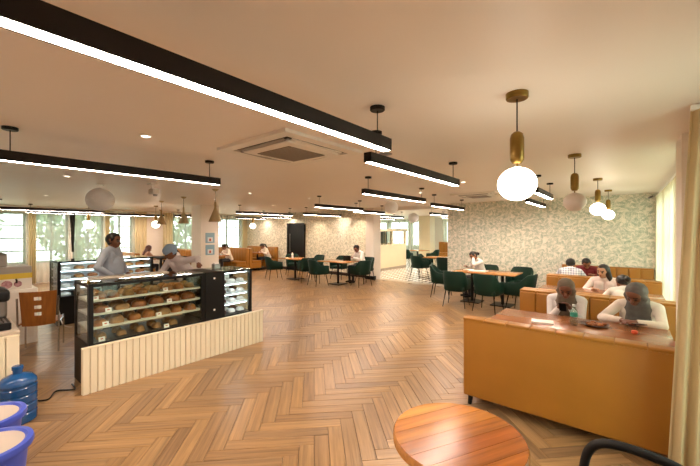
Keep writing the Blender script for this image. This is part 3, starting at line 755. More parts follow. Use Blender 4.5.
# kiosk
kx = thing('cream_kiosk', 'cream panelled kiosk with window openings in the tiled room', 'kiosk', (-8.18, 11.55, 0))
b = MB(); KL = 2.85
MB().box(-1.2, 0, 0, KL, 0, 1.12).build('counter_body', 'creamwall', kx)
MB().box(-1.25, .06, -.05, KL + .05, 1.70, 1.82).build('fascia', 'creamwall', kx)
for y in (0, KL * .55, KL - .1):
    for x in (-.1, -1.2): MB().box(x, x + .1, y, y + .1, 1.12, 1.70).build('post', 'creamwall', kx)
for i in range(5):
    MB().box(-.06, -.03, .1 + i * .36, .13 + i * .36, 1.12, 1.70).build('window_bar', 'black', kx)
MB().box(-1.15, -1.12, .1, KL - .1, 1.12, 1.70).build('rear_screen', 'frame', kx)
MB().box(0, .02, 0, KL, .0, .1).build('plinth', 'stone', kx)

# ================================================================== DISPLAY COUNTERS
def fluted_panel(label, x, y0, y1, h, n):
    t = thing('fluted_panel', label, 'panel', (x, y0, 0)); w = (y1 - y0) / n
    MB().box(-.02, 0, 0, y1 - y0, 0, h).build('backing', 'cream', t)
    MB().box(-.03, .028, 0, y1 - y0, h, h + .012).build('cap', 'cream', t)
    s0 = None
    for i in range(n):
        if s0 is None:
            b = MB(); e = .0035; poly = [(0, e), (.018, e), (.024, e + .006), (.024, w - e - .006), (.018, w - e), (0, w - e)]
            b.prism(poly[::-1], 0, h); s0 = b.build('flute', 'cream', t, 30)
        else: child_copy(s0, t, (0, i * w, 0))
    return t
fluted_panel('long cream fluted panel along the front of the pastry counter', -4.42, 1.0, 3.28, .475, 34)
# counter bodies
def display_case(name, label, xf, xb, y0, y1, zb, zt, shelves, base_h, back=None, post_w=.045, led=True, shelf_m='shelf', base_m='black', wood_end=False):
    """glass front at xf looking +X"""
    t = thing(name, label, 'display case', (xf, y0, 0)); d = xb - xf; L = y1 - y0
    MB().box(d, -.03, 0, L, 0, base_h).build('base', base_m, t)
    MB().box(d, 0, 0, L, base_h, zb).build('deck', base_m, t)
    for (x, y) in ((-post_w, 0), (-post_w, L - post_w), (d, 0), (d, L - post_w)):
        MB().box(x, x + post_w, y, y + post_w, zb, zt - .03).build('post', 'black', t)
    b = MB(); b.box(-post_w, 0, 0, L, zt - .03, zt); b.box(d, d + post_w, 0, L, zt - .03, zt); b.box(d + post_w, -post_w, 0, post_w, zt - .03, zt); b.box(d + post_w, -post_w, L - post_w, L, zt - .03, zt); b.build('top_rail', 'black', t)
    MB().box(d, 0, 0, L, zt, zt + .008).build('top_glass', 'caseglass_top', t)
    MB().box(-.01, -.004, post_w, L - post_w, zb, zt - .03).build('front_glass', 'glass', t)
    MB().box(d + post_w, -post_w, .004, .01, zb, zt - .03).build('side_glass', 'glass', t)
    MB().box(d + post_w, -post_w, L - .01, L - .004, zb, zt - .03).build('side_glass', 'glass', t)
    for z in shelves:
        MB().box(d + .06, -.07, .02, L - .02, z - .022, z).build('shelf', shelf_m, t)
        if led: MB().box(-.085, -.075, .05, L - .05, z - .030, z - .0225).build('shelf_light', 'led', t)
    if led: MB().box(-.075, -.055, .06, L - .06, zt - .045, zt - .0305).build('top_light', 'led', t)
    return t
c1 = display_case('pastry_case', 'long black-framed glass case full of wrapped bread', -4.47, -5.03, 1.07, 2.37, .50, 1.14, (.655, .805, .955), .48, led=False)
MB().box(-.55, -.40, .12, 1.0, 1.149, 1.163).build('service_board', 'stone', c1)
pier = tag(MB().rbox(-5.03, -4.46, 2.372, 2.618, 0, 1.149, .004).build('refrigeration_pier', 'black', None), 'black pier between the bread case and the small cake case', 'counter')
for z in (.62, 1.06): MB().tube([(-4.46, 2.5, z), (-4.452, 2.5, z)], .014, 12).build('lock_button', 'whitep', pier)
c2 = display_case('cake_case', 'small bright glass case of white cakes at the counter end', -4.47, -5.03, 2.62, 3.12, .50, 1.14, (.66, .80, .95), .48, shelf_m='shelfw')
MB().box(-.555, -.545, .05, .45, .5, 1.1).build('back_panel', 'shelfw', c2)
c3 = display_case('chilled_case', 'second black-framed lit display case behind the servers', -7.95, -8.6, 1.45, 3.05, .52, 1.16, (.68, .84, 1.0), .5, shelf_m='shelfw')
MB().box(-.64, -.625, .05, 1.55, .53, 1.12).build('back_panel', 'shelfw', c3)
# things on the shelves
def loaf(label, x, y, z, lx, ly, lz, m, name='bread_loaf', group=None, seed=0, cat='bread', wrap=False):
    rg = random.Random(seed); b = MB(); n, k = 16, 8
    ph = rg.uniform(0, 6)
    for i in range(k + 1):
        a = PI / 2 * i / k
        for j in range(n):
            th = 2 * PI * j / n; cx, sy = math.cos(th), math.sin(th)
            f = lambda q, e: math.copysign(abs(q) ** e, q)
            r = math.cos(a) ** .6 * (1 + .05 * math.sin(3 * th + ph)); zz = lz * math.sin(a) ** .8 * (1 + .05 * math.sin(5 * th + ph))
            b.v.append((f(cx, .7) * lx / 2 * r, f(sy, .7) * ly / 2 * r * (1 + .06 * math.sin(9 * sy + ph)), zz))
    for i in range(k):
        for j in range(n): b.f.append((i * n + j, i * n + (j + 1) % n, (i + 1) * n + (j + 1) % n, (i + 1) * n + j))
    b.f.append(tuple(range(n))[::-1]); b.f.append(tuple(k * n + j for j in range(n)))
    o = b.build(name, m, None, 60, (x, y, z)); o.rotation_euler = (0, 0, rg.uniform(-.15, .15))
    tag(o, label, cat, group); return o
rg = random.Random(5)
def price_card(label, x, y, z, group):
    t = thing('price_card', label, 'card', (x, y, z), 0, group)
    b = MB(); b.add([(0, -.03, 0), (0, .03, 0), (-.012, .03, .045), (-.012, -.03, .045), (-.003, -.03, 0), (-.003, .03, 0), (-.015, .03, .045), (-.015, -.03, .045)], [(0, 1, 2, 3), (7, 6, 5, 4), (0, 4, 5, 1), (3, 2, 6, 7), (0, 3, 7, 4), (1, 5, 6, 2)]).build('board', 'card', t)
    MB().add([(.0005 - .004, -.012, .02), (.0005 - .004, .012, .02), (-.008, .012, .032), (-.008, -.012, .032)], [(0, 1, 2, 3)]).build('print', 'cardred', t)
tier = {.955: ('top shelf', 'bread', (.11, .12, .07), 8), .805: ('second shelf', 'bread2', (.13, .17, .075), 6), .655: ('third shelf', 'bread', (.14, .15, .075), 7), .50: ('bottom deck', 'pastry', (.12, .10, .06), 6)}
for z, (nm, m, (lx, ly, lz), n) in tier.items():
    Ls = 1.18; w = Ls / n
    for i in range(n):
        if z == .50 and i == n - 1: continue
        y = 1.13 + (i + .5) * w + rg.uniform(-.01, .01)
        mm = m if rg.random() > .25 else 'pastry'
        for q, x in enumerate((-4.63, -4.80)):
            loaf('wrapped brown bread on the %s of the long glass case' % nm, x + rg.uniform(-.01, .01), y, z, lx, min(ly, w * .86), lz * rg.uniform(.85, 1.15), mm, group='bread on the ' + nm, seed=i * 7 + int(z * 100) + q)
    for i in range(2): price_card('white price card with red print on the %s' % nm, -4.535 if z > .5 else -4.50, 1.25 + i * .6 + rg.uniform(-.1, .1), z, 'price cards on the ' + nm)
for z, nm in ((.95, 'top shelf'), (.80, 'middle shelf'), (.66, 'lower shelf'), (.50, 'deck')):
    for i in range(3):
        for q, x in enumerate((-4.64, -4.82)):
            loaf('small cream cake on the %s of the bright case' % nm, x, 2.72 + i * .15, z, .12, .11, .05, 'cakew' if (i + q) % 3 else 'cakeb', 'cake', 'cakes on the ' + nm, i + q, 'cake')
for z, nm in ((1.0, 'top shelf'), (.84, 'middle shelf'), (.68, 'lower shelf'), (.52, 'deck')):
    for i in range(7):
        loaf('pale dessert on the %s of the servers\' rear case' % nm, -8.18, 1.6 + i * .21, z, .16, .16, .06, ('cakew', 'pastry', 'bread', 'cakew')[i % 4], 'dessert', 'desserts on the rear case ' + nm, i, 'dessert')
# items on the counter top
t = thing('napkin_holder', 'small grey napkin holder on the glass counter top', 'holder', (-4.86, 2.75, 1.149))
MB().rbox(-.04, .04, -.05, .05, 0, .07, .008).build('box', 'steel', t); MB().box(-.03, .03, -.035, .035, .06, .09).build('napkins', 'card', t)
# power lead on the floor
tag(MB().tube(arc([(-4.8, 1.0, .012), (-4.62, .98, .012), (-4.72, .85, .012), (-4.55, .75, .012), (-4.68, .62, .012)], 8), .008, 6).build('power_cable', 'black', None, 60), 'thin dark cable lying between bottle and pastry counter', 'cable')
tag(MB().tube(arc([(-7.93, 1.45, .45), (-7.88, 1.47, .2), (-7.8, 1.5, .05), (-7.72, 1.56, .01), (-7.68, 1.6, .01)], 8), .008, 6).build('power_cable', 'whitep', None, 60), 'white cable drooping from the rear display case', 'cable')
# rear service cabinet beside the chilled case
t = thing('server_station', 'black open-framed station between rear case and bare wall', 'station', (-8.55, 3.2, 0))
for x in (0, .55):
    for y in (0, .55): MB().box(x, x + .04, y, y + .04, 0, 1.1).build('post', 'black', t)
MB().box(0, .59, 0, .59, 1.1, 1.13).build('top', 'blackm', t); MB().box(.02, .57, .02, .57, .5, .53).build('shelf', 'blackm', t); MB().box(.02, .57, .02, .57, .05, .5).build('cabinet', 'black', t)
# wooden booth end panel
t = thing('wooden_screen', 'wood-fronted low screen standing left of the rear case', 'screen', (-9.3, 1.68, 0))
MB().box(0, .06, 0, .34, 0, 1.1).build('panel', 'panelwood', t); MB().box(-.01, .07, -.01, .35, 1.1, 1.12).build('cap', 'panelwood', t); MB().box(-.4, 0, .28, .34, 0, 1.1).build('return_panel', 'panelwood', t)

# ================================================================== LEFT FOREGROUND
lc = fluted_panel('cream fluted panel on the beverage counter by the blue bottle', -4.5, -1.2, .54, .72, 18)
t = thing('beverage_counter', 'white counter carrying the black coffee machine', 'counter', (-4.525, -1.2, 0))
MB().box(-.72, -.005, 0, 1.72, 0, .72).build('body', 'white', t); MB().rbox(-.74, .0, 0, 1.75, .733, .765, .006).build('worktop', 'stone', t)
t = thing('coffee_machine', 'black and steel coffee machine with drip grid on the counter', 'coffee machine', (-4.86, .24, .765), 0)
MB().rbox(-.2, .25, -.3, .26, 0, .07, .012).build('drip_base', 'black', t)
g = MB().box(-.03, .23, -.27, .23, .07, .076).build('drip_grid', 'steel', t)
for k in range(12): MB().box(-.02, .22, -.26 + k * .042, -.25 + k * .042, .076, .082).build('grid_bar', 'black', g)
MB().rbox(-.2, -.04, -.3, .26, .07, .36, .02).build('rear_body', 'steel', t); MB().rbox(-.2, .16, -.3, .26, .26, .38, .03).build('head', 'black', t, 50)
for y in (-.12, .12):
    h = MB().tube([(.08, y, .26), (.08, y, .2)], .032, 14).build('group_head', 'steel', t, 60); MB().tube([(.08, y, .2), (.22, y + .02, .19), (.3, y + .03, .185)], [.012, .014, .016], 10).build('portafilter', 'black', t, 60)
# beverage box on white pedestal
t = thing('pedestal_cabinet', 'white pedestal cabinet under the printed beverage box', 'cabinet', (-7.4, .71, 0)); MB().rbox(-.3, .3, -.35, .35, 0, .84, .01).build('body', 'white', t); MB().box(.3, .312, -.3, .3, .1, .8).build('cabinet_door', 'whitep', t); MB().tube([(.325, .22, .4), (.325, .22, .55)], .008).build('handle', 'chrome', t)
t = thing('beverage_dispenser', 'clear juice dispenser box with yellow band and fruit print', 'dispenser', (-7.36, .70, .84))
MB().rbox(-.22, .22, -.3, .3, 0, .16, .01).build('printed_base', 'whitep', t); M['yellow'] = mat('yellow print', '#d8b93c', .5); M['fruit'] = mat('fruit print', '#8a4a58', .6, var=.5, scale=25, col2='#c9a0a4')
MB().box(.2201, .222, -.3, .3, .16, .24).build('yellow_band', 'yellow', t); MB().rbox(-.215, .215, -.295, .295, .16, .34, .01).build('tank', 'greyp', t)
for y, r in ((.02, .06), (-.1, .04), (.14, .045)): MB().tube([(.2202, y, .08), (.224, y, .08)], r, 14).build('fruit_picture', 'fruit', t)
MB().rbox(-.1, .1, -.16, .04, .34, .52, .015).build('pump_housing', 'greyp', t); MB().lathe([(.12, .52), (.13, .525), (.02, .56)], 18, (0, -.06, 0)).build('pump_lid', 'steel', t)
for y in (-.12, .12): MB().tube([(.23, y, .15), (.27, y, .14), (.275, y, .10)], .012, 8).build('tap', 'black', t)
# ply chair with chrome frame
t = thing('ply_chair', 'bent-ply chair with three holes in its back and chrome legs', 'chair', (-6.6, 1.03, 0), D(72))
def holed_back():
    b = MB(); n, k = 20, 20; W2, z0, z1 = .2, .40, .88
    idx = {}
    hol = [(0, .78, .03), (0, .67, .03), (0, .57, .026)]
    def pos(u, z, o): 
        ww = W2 * (.88 + .12 * (z - z0) / (z1 - z0)); return (u * ww, -.2 - .06 * (1 - u * u) - .1 * (z - z0) + o, z)
    keep = {}
    for i in range(n):
        for j in range(k):
            u = -1 + (i + .5) * 2 / n; z = z0 + (j + .5) * (z1 - z0) / k
            keep[i, j] = not any((u * W2 / .05) ** 2 + ((z - cz) / .03) ** 2 < 1 for _, cz, r in hol)
    def V(i, j, o):
        if (i, j, o) not in idx: idx[i, j, o] = len(b.v); b.v.append(pos(-1 + i * 2 / n, z0 + j * (z1 - z0) / k, .012 * o))
        return idx[i, j, o]
    for (i, j), q in keep.items():
        if not q: continue
        b.f.append((V(i, j, 0), V(i + 1, j, 0), V(i + 1, j + 1, 0), V(i, j + 1, 0))); b.f.append((V(i, j + 1, 1), V(i + 1, j + 1, 1), V(i + 1, j, 1), V(i, j, 1)))
        for di, dj, e in ((-1, 0, ((i, j), (i, j + 1))), (1, 0, ((i + 1, j + 1), (i + 1, j))), (0, -1, ((i + 1, j), (i, j))), (0, 1, ((i, j + 1), (i + 1, j + 1)))):
            if not keep.get((i + di, j + dj), False): b.f.append((V(*e[0], 0), V(*e[1], 0), V(*e[1], 1), V(*e[0], 1))[::-1])
    return b
holed_back().build('back_panel', 'ply', t, 40)
MB().rbox(-.21, .21, -.2, .22, .42, .435, .006).build('seat', 'ply', t)
for s in (-1, 1):
    MB().tube(arc([(s * .215, .2, 0), (s * .215, .19, .41), (s * .215, .1, .412), (s * .215, -.18, .412)]), .011, 8).build('front_leg', 'chrome', t, 60)
    MB().tube(arc([(s * .215, -.24, 0), (s * .215, -.23, .42), (s * .215, -.27, .8)]), .011, 8).build('rear_leg', 'chrome', t, 60)
# water bottle
t = thing('water_bottle', 'large ribbed blue water bottle on the floor by the counter', 'bottle', (-4.27, .50, 0))
pr = [(0, 0), (.118, 0), (.132, .012)]
for k in range(4):
    z = .03 + k * .078; pr += [(.134, z), (.134, z + .052), (.126, z + .060), (.126, z + .070)]
pr += [(.134, .35), (.130, .375), (.10, .41), (.05, .43), (.034, .437), (.034, .475)]
MB().lathe(pr + [(.030, .475)], 32).build('shell', 'bluesolid', t, 35)
MB().lathe([(.036, .468), (.04, .47), (.04, .498), (.034, .503), (0, .503)], 24).build('cap', 'bluesolid', t, 40)
# tubs
def tub(label, x, y, h=.36, r=.19):
    t = thing('lidded_tub', label, 'tub', (x, y, 0))
    MB().lathe([(0, 0), (r * .78, 0), (r * .95, h - .03), (r * .95, h), (r * .9, h)], 36).build('body', 'blue_tub', t, 40)
    MB().lathe([(r * .95, h - .035), (r * 1.06, h - .03), (r * 1.09, h - .01), (r * 1.06, h + .012), (r * .93, h + .016), (r * .86, h + .004), (r * .86, h - .005)], 36).build('rim', 'blue_tub', t, 40)
    MB().lathe([(r * .86, h), (r * .86, h + .004), (r * .5, h + .016), (0, h + .02)], 36).build('lid', 'blue_lid', t, 60)
    MB().tube(arc([(r * 1.0, -.06, h - .06), (r * 1.3, -.05, h - .1), (r * 1.3, .05, h - .1), (r * 1.0, .06, h - .06)], 6), .008, 8).build('handle', 'whitep', t, 60)
tub('blue tub with pale lid nearer the water bottle', -3.46, .24, .42, .2)
tub('blue tub with pale lid and handle, away from the water bottle', -2.98, .21, .42, .2)
# posters
for z, lb in ((1.50, 'pale blue poster on the white column, upper of two'), (1.12, 'pale blue poster on the white column, lower of two')):
    t = thing('poster', lb, 'poster', (-10.248, 5.6, z - .16)); MB().box(0, .006, -.15, .15, 0, .32).build('sheet', 'poster', t); MB().box(.006, .008, -.08, .09, .04, .18).build('figure_panel', 'posterw', t)
    MB().box(.008, .009, -.03, .03, .06, .14).build('figure', 'cardred', t)
# table things
def bottle(label, x, y, z, h=.2, r=.031, m='wglass', cap='blue_tub', band=None):
    t = thing('drinks_bottle', label, 'bottle', (x, y, z))
    MB().lathe([(0, 0), (r * .9, 0), (r, .01), (r, h * .3), (r * .92, h * .33), (r, h * .36), (r, h * .66), (r * .8, h * .76), (r * .4, h * .86), (r * .38, h * .92)], 20).build('shell', m, t, 40)
    MB().lathe([(r * .42, h * .89), (r * .45, h * .895), (r * .45, h * .99), (0, h)], 16).build('cap', cap, t, 40)
    if band: MB().lathe([(r * 1.01, h * .42), (r * 1.03, h * .42), (r * 1.03, h * .6), (r * 1.01, h * .6)], 20).build('label_band', band, t, 40)
M['teal'] = mat('teal label', '#3f9a86', .5); M['pet'] = glass_mat('clear plastic', '#e8f2ee', .10, .05)
bottle('clear plastic bottle with teal label on the booth table', -.41, 4.18, .75, .215, .033, 'pet', 'posterw', 'teal')
bottle('small pale bottle on the table before the black door', -9.35, 8.25, .75, .2, .035, 'white', 'white')
t = thing('snack_plate', 'dark boat-shaped plate piled with browned snacks', 'plate', (-.24, 4.28, .75), D(-12))
MB().lathe([(0, 0), (.07, 0), (.12, .018), (.125, .022), (.118, .022), (.07, .006), (0, .006)], 28).build('dish', 'cakeb', t, 40)
for k in range(9):
    a = k * 2.4; r = .02 + .07 * (k / 9); loaf('browned snack piece on the dark plate', -.24 + r * math.cos(a), 4.28 + r * math.sin(a), .757 + (.006 if r > .05 else 0), .05, .035, .022, 'bread' if k % 2 else 'bread2', 'snack_piece', 'snacks on the dark plate', k, 'snack')
t = thing('notebook', 'closed pale notebook lying near the teal-labelled bottle', 'notebook', (-.68, 4.08, .75), D(10)); MB().box(-.10, .10, -.065, .065, .003, .014).build('pages', 'card', t); b = MB(); b.box(-.102, .102, -.067, .067, 0, .003); b.box(-.102, .102, -.067, .067, .014, .017); b.build('cover', 'shelf', t)
M['orange'] = mat('orange wrapper', '#d8552a', .5)
b = MB(); b.lathe([(0, 0), (.02, 0), (.03, .012), (.022, .022), (.028, .028), (.012, .034), (0, .03)], 7); tag(b.build('crumpled_wrapper', 'orange', None, None, (.07, 4.18, .75)), 'crumpled orange wrapper on the booth table', 'wrapper')
tag(MB().rbox(-.2, .2, -.14, .14, 0, .02, .004).build('tray', 'whitep', None, None, (-2.75, 8.3, .75)), 'white tray on the palm-wall table', 'tray')
tag(MB().rbox(-.11, .11, -.08, .08, 0, .012, .003).build('open_book', 'card', None, None, (-3.05, 8.5, .75)), 'white papers before the diner resting head on hand', 'papers')

# ================================================================== PEOPLE
M['iris'] = mat('dark eye', '#1c1410', .3); 
def V3(*a): return Vector(a)
def ik(a, c, l1, l2, pole):
    d = c - a; L = min(d.length, l1 + l2 - .004); d = d.normalized(); c2 = a + d * L
    x = (l1 * l1 - l2 * l2 + L * L) / (2 * L); h = math.sqrt(max(l1 * l1 - x * x, 0)); p = pole - d * pole.dot(d); p = p.normalized() if p.length > 1e-5 else V3(0, 0, -1)
    return a + d * x + p * h, c2
def remesh(mb, vox, smooth):
    me = bpy.data.meshes.new('tmp'); me.from_pydata(mb.v, [], mb.f); o = bpy.data.objects.new('tmp', me); C.objects.link(o)
    r = o.modifiers.new('r', 'REMESH'); r.mode = 'VOXEL'; r.voxel_size = vox; r.use_smooth_shade = True
    s = o.modifiers.new('s', 'SMOOTH'); s.iterations = smooth; s.factor = .5
    dg = bpy.context.evaluated_depsgraph_get(); out = bpy.data.meshes.new_from_object(o.evaluated_get(dg)); bpy.data.objects.remove(o); bpy.data.meshes.remove(me)
    return out
def cone_prim(mb, a, b, ra, rb, n=12):
    d = b - a; L = d.length
    if L < 1e-5: mb.ball(a, ra, n, 8); return
    d = d / L; pts, rs = [], []
    for k in range(5): ang = PI / 2 * (1 - k / 4.5); pts.append(a - d * ra * math.sin(ang)); rs.append(max(ra * math.cos(ang), 1e-4))
    for k in range(5): ang = PI / 2 * ((k + .5) / 4.5); pts.append(b + d * rb * math.sin(ang)); rs.append(max(rb * math.cos(ang), 1e-4))
    mb.tube(pts, rs, n)
def person(label, loc, rz, top, bottom='#2a2c33', skin='#a8714c', hair='#17110e', pose='sit', lean=.15, twist=0., head=(0., 0., 0.), hands=None, hairdo='short', hijab=None, vox=.011, top_mat=None, seat_z=.47, scale=1., belly=0., torso_x=0., cap=None, bulk=1.08, sleeve=1., poles=(None, None)):
    P = []      # (a, b, ra, rb, zone)
    add = lambda a, b_, ra, rb, zn: P.append((V3(*a), V3(*b_), ra, rb, zn))
    if pose == 'sit': hip = V3(0, 0, seat_z + .10)
    else: hip = V3(0, 0, .90)
    ax = V3(torso_x, math.sin(lean), math.cos(lean)).normalized(); spine = .46
    neck = hip + ax * spine; side = V3(1, 0, 0); fwd = side.cross(ax) * -1
    fwd = V3(0, math.cos(lean), -math.sin(lean))
    # torso as side-by-side round cones
    for s in (-1, 1):
        add(hip + side * s * .075, hip + ax * .2 + side * s * .07, .115, .098 + belly * .3, 'top' if pose == 'sit' else 'top')
        add(hip + ax * .2 + side * s * .07, hip + ax * .36 + side * s * .085, .098 + belly * .3, .092, 'top')
        add(hip + ax * .36 + side * s * .085, neck - ax * .035 + side * s * .155, .09, .052, 'top')
        add(neck + ax * .01, neck - ax * .035 + side * s * .165, .056, .058, 'top')
    if belly: add(hip + ax * .1 + fwd * .06, hip + ax * .22 + fwd * .05, .1 + belly, .1 + belly, 'top')
    add(hip - ax * .03 - side * .06, hip - ax * .03 + side * .06, .118, .118, 'bottom')
    # head
    hp, hy, hr = head; hd = (ax * math.cos(hp) + fwd * math.sin(hp)).normalized()
    hfw = (fwd * math.cos(hp) - ax * math.sin(hp)).normalized(); 
    rot = Matrix.Rotation(hy, 3, hd); hfw = rot @ hfw; hsd = hd.cross(hfw) * -1
    hd2 = Matrix.Rotation(hr, 3, hfw) @ hd; hsd = Matrix.Rotation(hr, 3, hfw) @ hsd; hd = hd2
    add(neck + ax * .035 + fwd * .008, neck + hd * .085 + fwd * .016, .050, .050, 'skin')
    hc = neck + hd * .15 + hfw * .03
    add(hc + hd * .03 - hfw * .018, hc + hd * .03 + hfw * .012, .088, .084, 'skin')     # cranium
    add(hc + hd * .01 + hfw * .022, hc - hd * .075 + hfw * .048, .072, .040, 'skin')     # face to chin
    add(hc - hd * .012 + hfw * .094, hc - hd * .035 + hfw * .108, .010, .015, 'skin')    # nose
    add(hc - hd * .062 + hfw * .083 - hsd * .012, hc - hd * .062 + hfw * .083 + hsd * .012, .010, .010, 'lip')
    for s in (-1, 1):
        add(hc - hd * .025 - hfw * .005 + hsd * s * .084, hc + hd * .02 - hfw * .012 + hsd * s * .088, .012, .016, 'skin')
        add(hc - hd * .025 + hfw * .06 + hsd * s * .035, hc - hd * .02 + hfw * .05 + hsd * s * .045, .026, .024, 'skin')  # cheek
    # arms
    hl = hands or [(-.16, .36, .80), (.16, .36, .80)]
    tips = []
    for s, ht, pole in ((-1, hl[0], poles[0]), (1, hl[1], poles[1])):
        sh = neck - ax * .04 + side * s * .175; w = V3(*ht)
        el, w = ik(sh, w, .275, .245, V3(*pole) if pole else V3(s * .7, -.25, -.6))
        add(sh, el, .056, .046, 'top')
        m_ = el + (w - el) * .45
        add(el, m_, .046, .042, 'top'); add(m_, w - (w - el) * .06, .042, .033 if sleeve else .03, 'top' if sleeve >= 1 else 'skin')
        d = (w - el).normalized(); add(w - d * .02, w + d * .01, .027, .026, 'skin')
        # palm and five fingers
        up = V3(0, 0, 1); lat = d.cross(up); lat = lat.normalized() if lat.length > .1 else V3(s, 0, 0); nor = lat.cross(d).normalized()
        if nor.z > 0: nor = -nor
        pc = w + d * .055
        add(w + d * .02 - lat * .018, pc + d * .02 - lat * .024, .017, .015, 'skin'); add(w + d * .02 + lat * .018, pc + d * .02 + lat * .024, .017, .015, 'skin'); add(w + d * .02, pc + d * .025, .018, .016, 'skin')
        for k, (o, l) in enumerate(((-.031, .055), (-.010, .068), (.012, .064), (.032, .05))):
            b0 = pc + d * .03 + lat * o; b1 = b0 + d * l * .55 + nor * l * .18; b2 = b1 + d * l * .25 + nor * l * .38
            add(b0, b1, .0095, .009, 'skin'); add(b1, b2, .009, .0075, 'skin')
        tl = -s * lat if lat.x * s > 0 else s * lat
        b0 = w + d * .03 + tl * .028; b1 = b0 + d * .035 + tl * .022 + nor * .012; add(b0, b1, .012, .0105, 'skin'); add(b1, b1 + d * .028 + nor * .012, .0105, .008, 'skin')
        tips.append(pc + d * .04)
    # legs
    for s in (-1, 1):
        h0 = hip + V3(s * .09, 0, -.03)
        if pose == 'sit': kn = V3(s * .11, .43, seat_z + .05); an = V3(s * .11, .42, .09)
        else: kn = V3(s * .09, .02, .49); an = V3(s * .09, -.01, .09)
        add(h0, kn, .082, .058, 'bottom'); add(kn, an + (kn - an) * .6, .056, .052, 'bottom'); add(an + (kn - an) * .6, an, .052, .036, 'bottom')
        add(an + V3(0, -.03, -.045), an + V3(0, .13, -.055), .042, .033, 'shoe')
    P = [(a, b_, ra * (bulk if z in ('top', 'bottom') else 1), rb * (bulk if z in ('top', 'bottom') else 1), z) for a, b_, ra, rb, z in P]
    mb = MB()
    for a, b_, ra, rb, z in P: cone_prim(mb, a, b_, ra, rb)
    me = remesh(mb, vox, 2)
    zones = ['top', 'bottom', 'skin', 'lip', 'shoe', 'eye', 'brow']
    n = len(me.polygons); cs = np.empty(n * 3); me.polygons.foreach_get('center', cs); cs = cs.reshape(-1, 3)
    best = np.full(n, 9.); idx = np.zeros(n, int)
    for a, b_, ra, rb, z in P:
        a_, d_ = np.array(a), np.array(b_ - a); L2 = max(d_ @ d_, 1e-9); tt = np.clip((cs - a_) @ d_ / L2, 0, 1)
        dist = np.linalg.norm(cs - a_ - tt[:, None] * d_, axis=1) - (ra + (rb - ra) * tt)
        k = dist < best; best[k] = dist[k]; idx[k] = zones.index(z)
    for s in (-1, 1):
        e = np.array(hc - hd * .002 + hfw * .083 + hsd * s * .033); idx[np.linalg.norm((cs - e), axis=1) < .014] = 5
        e = np.array(hc + hd * .024 + hfw * .083 + hsd * s * .036); q = cs - e; m_ = (np.abs(q @ np.array(hd)) < .007) & (np.linalg.norm(q, axis=1) < .026); idx[m_] = 6
    key = lambda c, r=.7: M.setdefault('cloth ' + c, mat('cloth ' + c, c, r, var=.12, scale=7, bump=.1, bscale=90))
    sk = M.setdefault('skin ' + skin, mat('skin ' + skin, skin, .5, var=.08, scale=6))
    sd = tuple(int(skin.lstrip('#')[i:i + 2], 16) for i in (0, 2, 4)); lipc = '#%02x%02x%02x' % (int(sd[0] * .85), int(sd[1] * .62), int(sd[2] * .62))
    hm = M.setdefault('hair ' + hair, mat('hair ' + hair, hair, .45, var=.3, scale=30))
    for m_ in (top_mat or key(top), key(bottom), sk, M.setdefault('lip ' + lipc, mat('lip ' + lipc, lipc, .45)), M['black'], M['iris'], hm): me.materials.append(m_)
    me.polygons.foreach_set('material_index', idx.astype(int).tolist()); me.polygons.foreach_set('use_smooth', [True] * n)
    me.name = 'person'; o = bpy.data.objects.new('person', me); C.objects.link(o); o.location = loc; o.rotation_euler = (0, 0, rz); o.scale = (scale,) * 3
    tag(o, label, 'person')
    def soft(name, prims, m_, vx=.010, sm=3):
        q = MB()
        for a, b_, ra, rb in prims: cone_prim(q, a, b_, ra, rb)
        m2 = remesh(q, vx, sm); m2.name = name; m2.materials.append(m_); m2.polygons.foreach_set('use_smooth', [True] * len(m2.polygons)); c = bpy.data.objects.new(name, m2); C.objects.link(c); c.parent = o
    up = hd; bk = -hfw
    if hijab:
        hj = M.setdefault('scarf ' + hijab, mat('scarf ' + hijab, hijab, .85, var=.25, scale=16, bump=.25, bscale=40))
        pr = [(hc + up * .045 + bk * .022, hc + up * .03 + bk * .04, .102, .106), (hc + up * .0 + bk * .03, neck + ax * .03 + bk * .02, .10, .085)]
        for s in (-1, 1):
            pr.append((hc + up * .075 + hsd * s * .03 + hfw * .02, hc - up * .02 + hsd * s * .085 + hfw * .005, .042, .034))
            pr.append((hc - up * .02 + hsd * s * .085 + hfw * .005, hc - up * .125 + hsd * s * .03 + hfw * .03, .034, .036))
            pr.append((neck + ax * .01 + side * s * .05, neck - ax * .06 + side * s * .10 + fwd * .03, .07, .05))
        for k in range(-3, 4):
            q = side * k * .032; pr.append((neck + ax * .03 + fwd * .06 + q * .6, neck - ax * (.20 + .015 * (k % 3)) + fwd * (.095 - .006 * abs(k)) + q, .05, .034))
        pr.append((neck + ax * .04 - fwd * .02, neck - ax * .16 - fwd * .085, .085, .06))
        for k in range(-2, 3): pr.append((neck + ax * .02 - fwd * .05 + side * k * .03, neck - ax * .2 - fwd * .085 + side * k * .05, .05, .035))
        soft('headscarf', pr, hj, .009, 3)
    elif cap:
        soft('cap', [(hc + up * .06 + bk * .02, hc + up * .04 + bk * .035, .098, .10), (hc + up * .05 + hfw * .02, hc + up * .05 + bk * .05, .088, .09)], M.setdefault('cap ' + cap, mat('cap ' + cap, cap, .8, var=.15, scale=20, bump=.2)), .011)
        soft('hair', [(hc + bk * .05 + up * .01, hc + bk * .045 - up * .04, .07, .05)], hm, .011)
    else:
        pr = [(hc + up * .048 + bk * .015, hc + up * .03 + bk * .035, .092, .095), (hc + up * .02 + bk * .045, hc - up * .035 + bk * .045, .078, .055), (hc + up * .085 + hfw * .035, hc + up * .08 + bk * .02, .045, .06)]
        for s in (-1, 1): pr.append((hc + up * .04 + hsd * s * .05 + hfw * .01, hc - up * .005 + hsd * s * .062 + bk * .02, .045, .034))
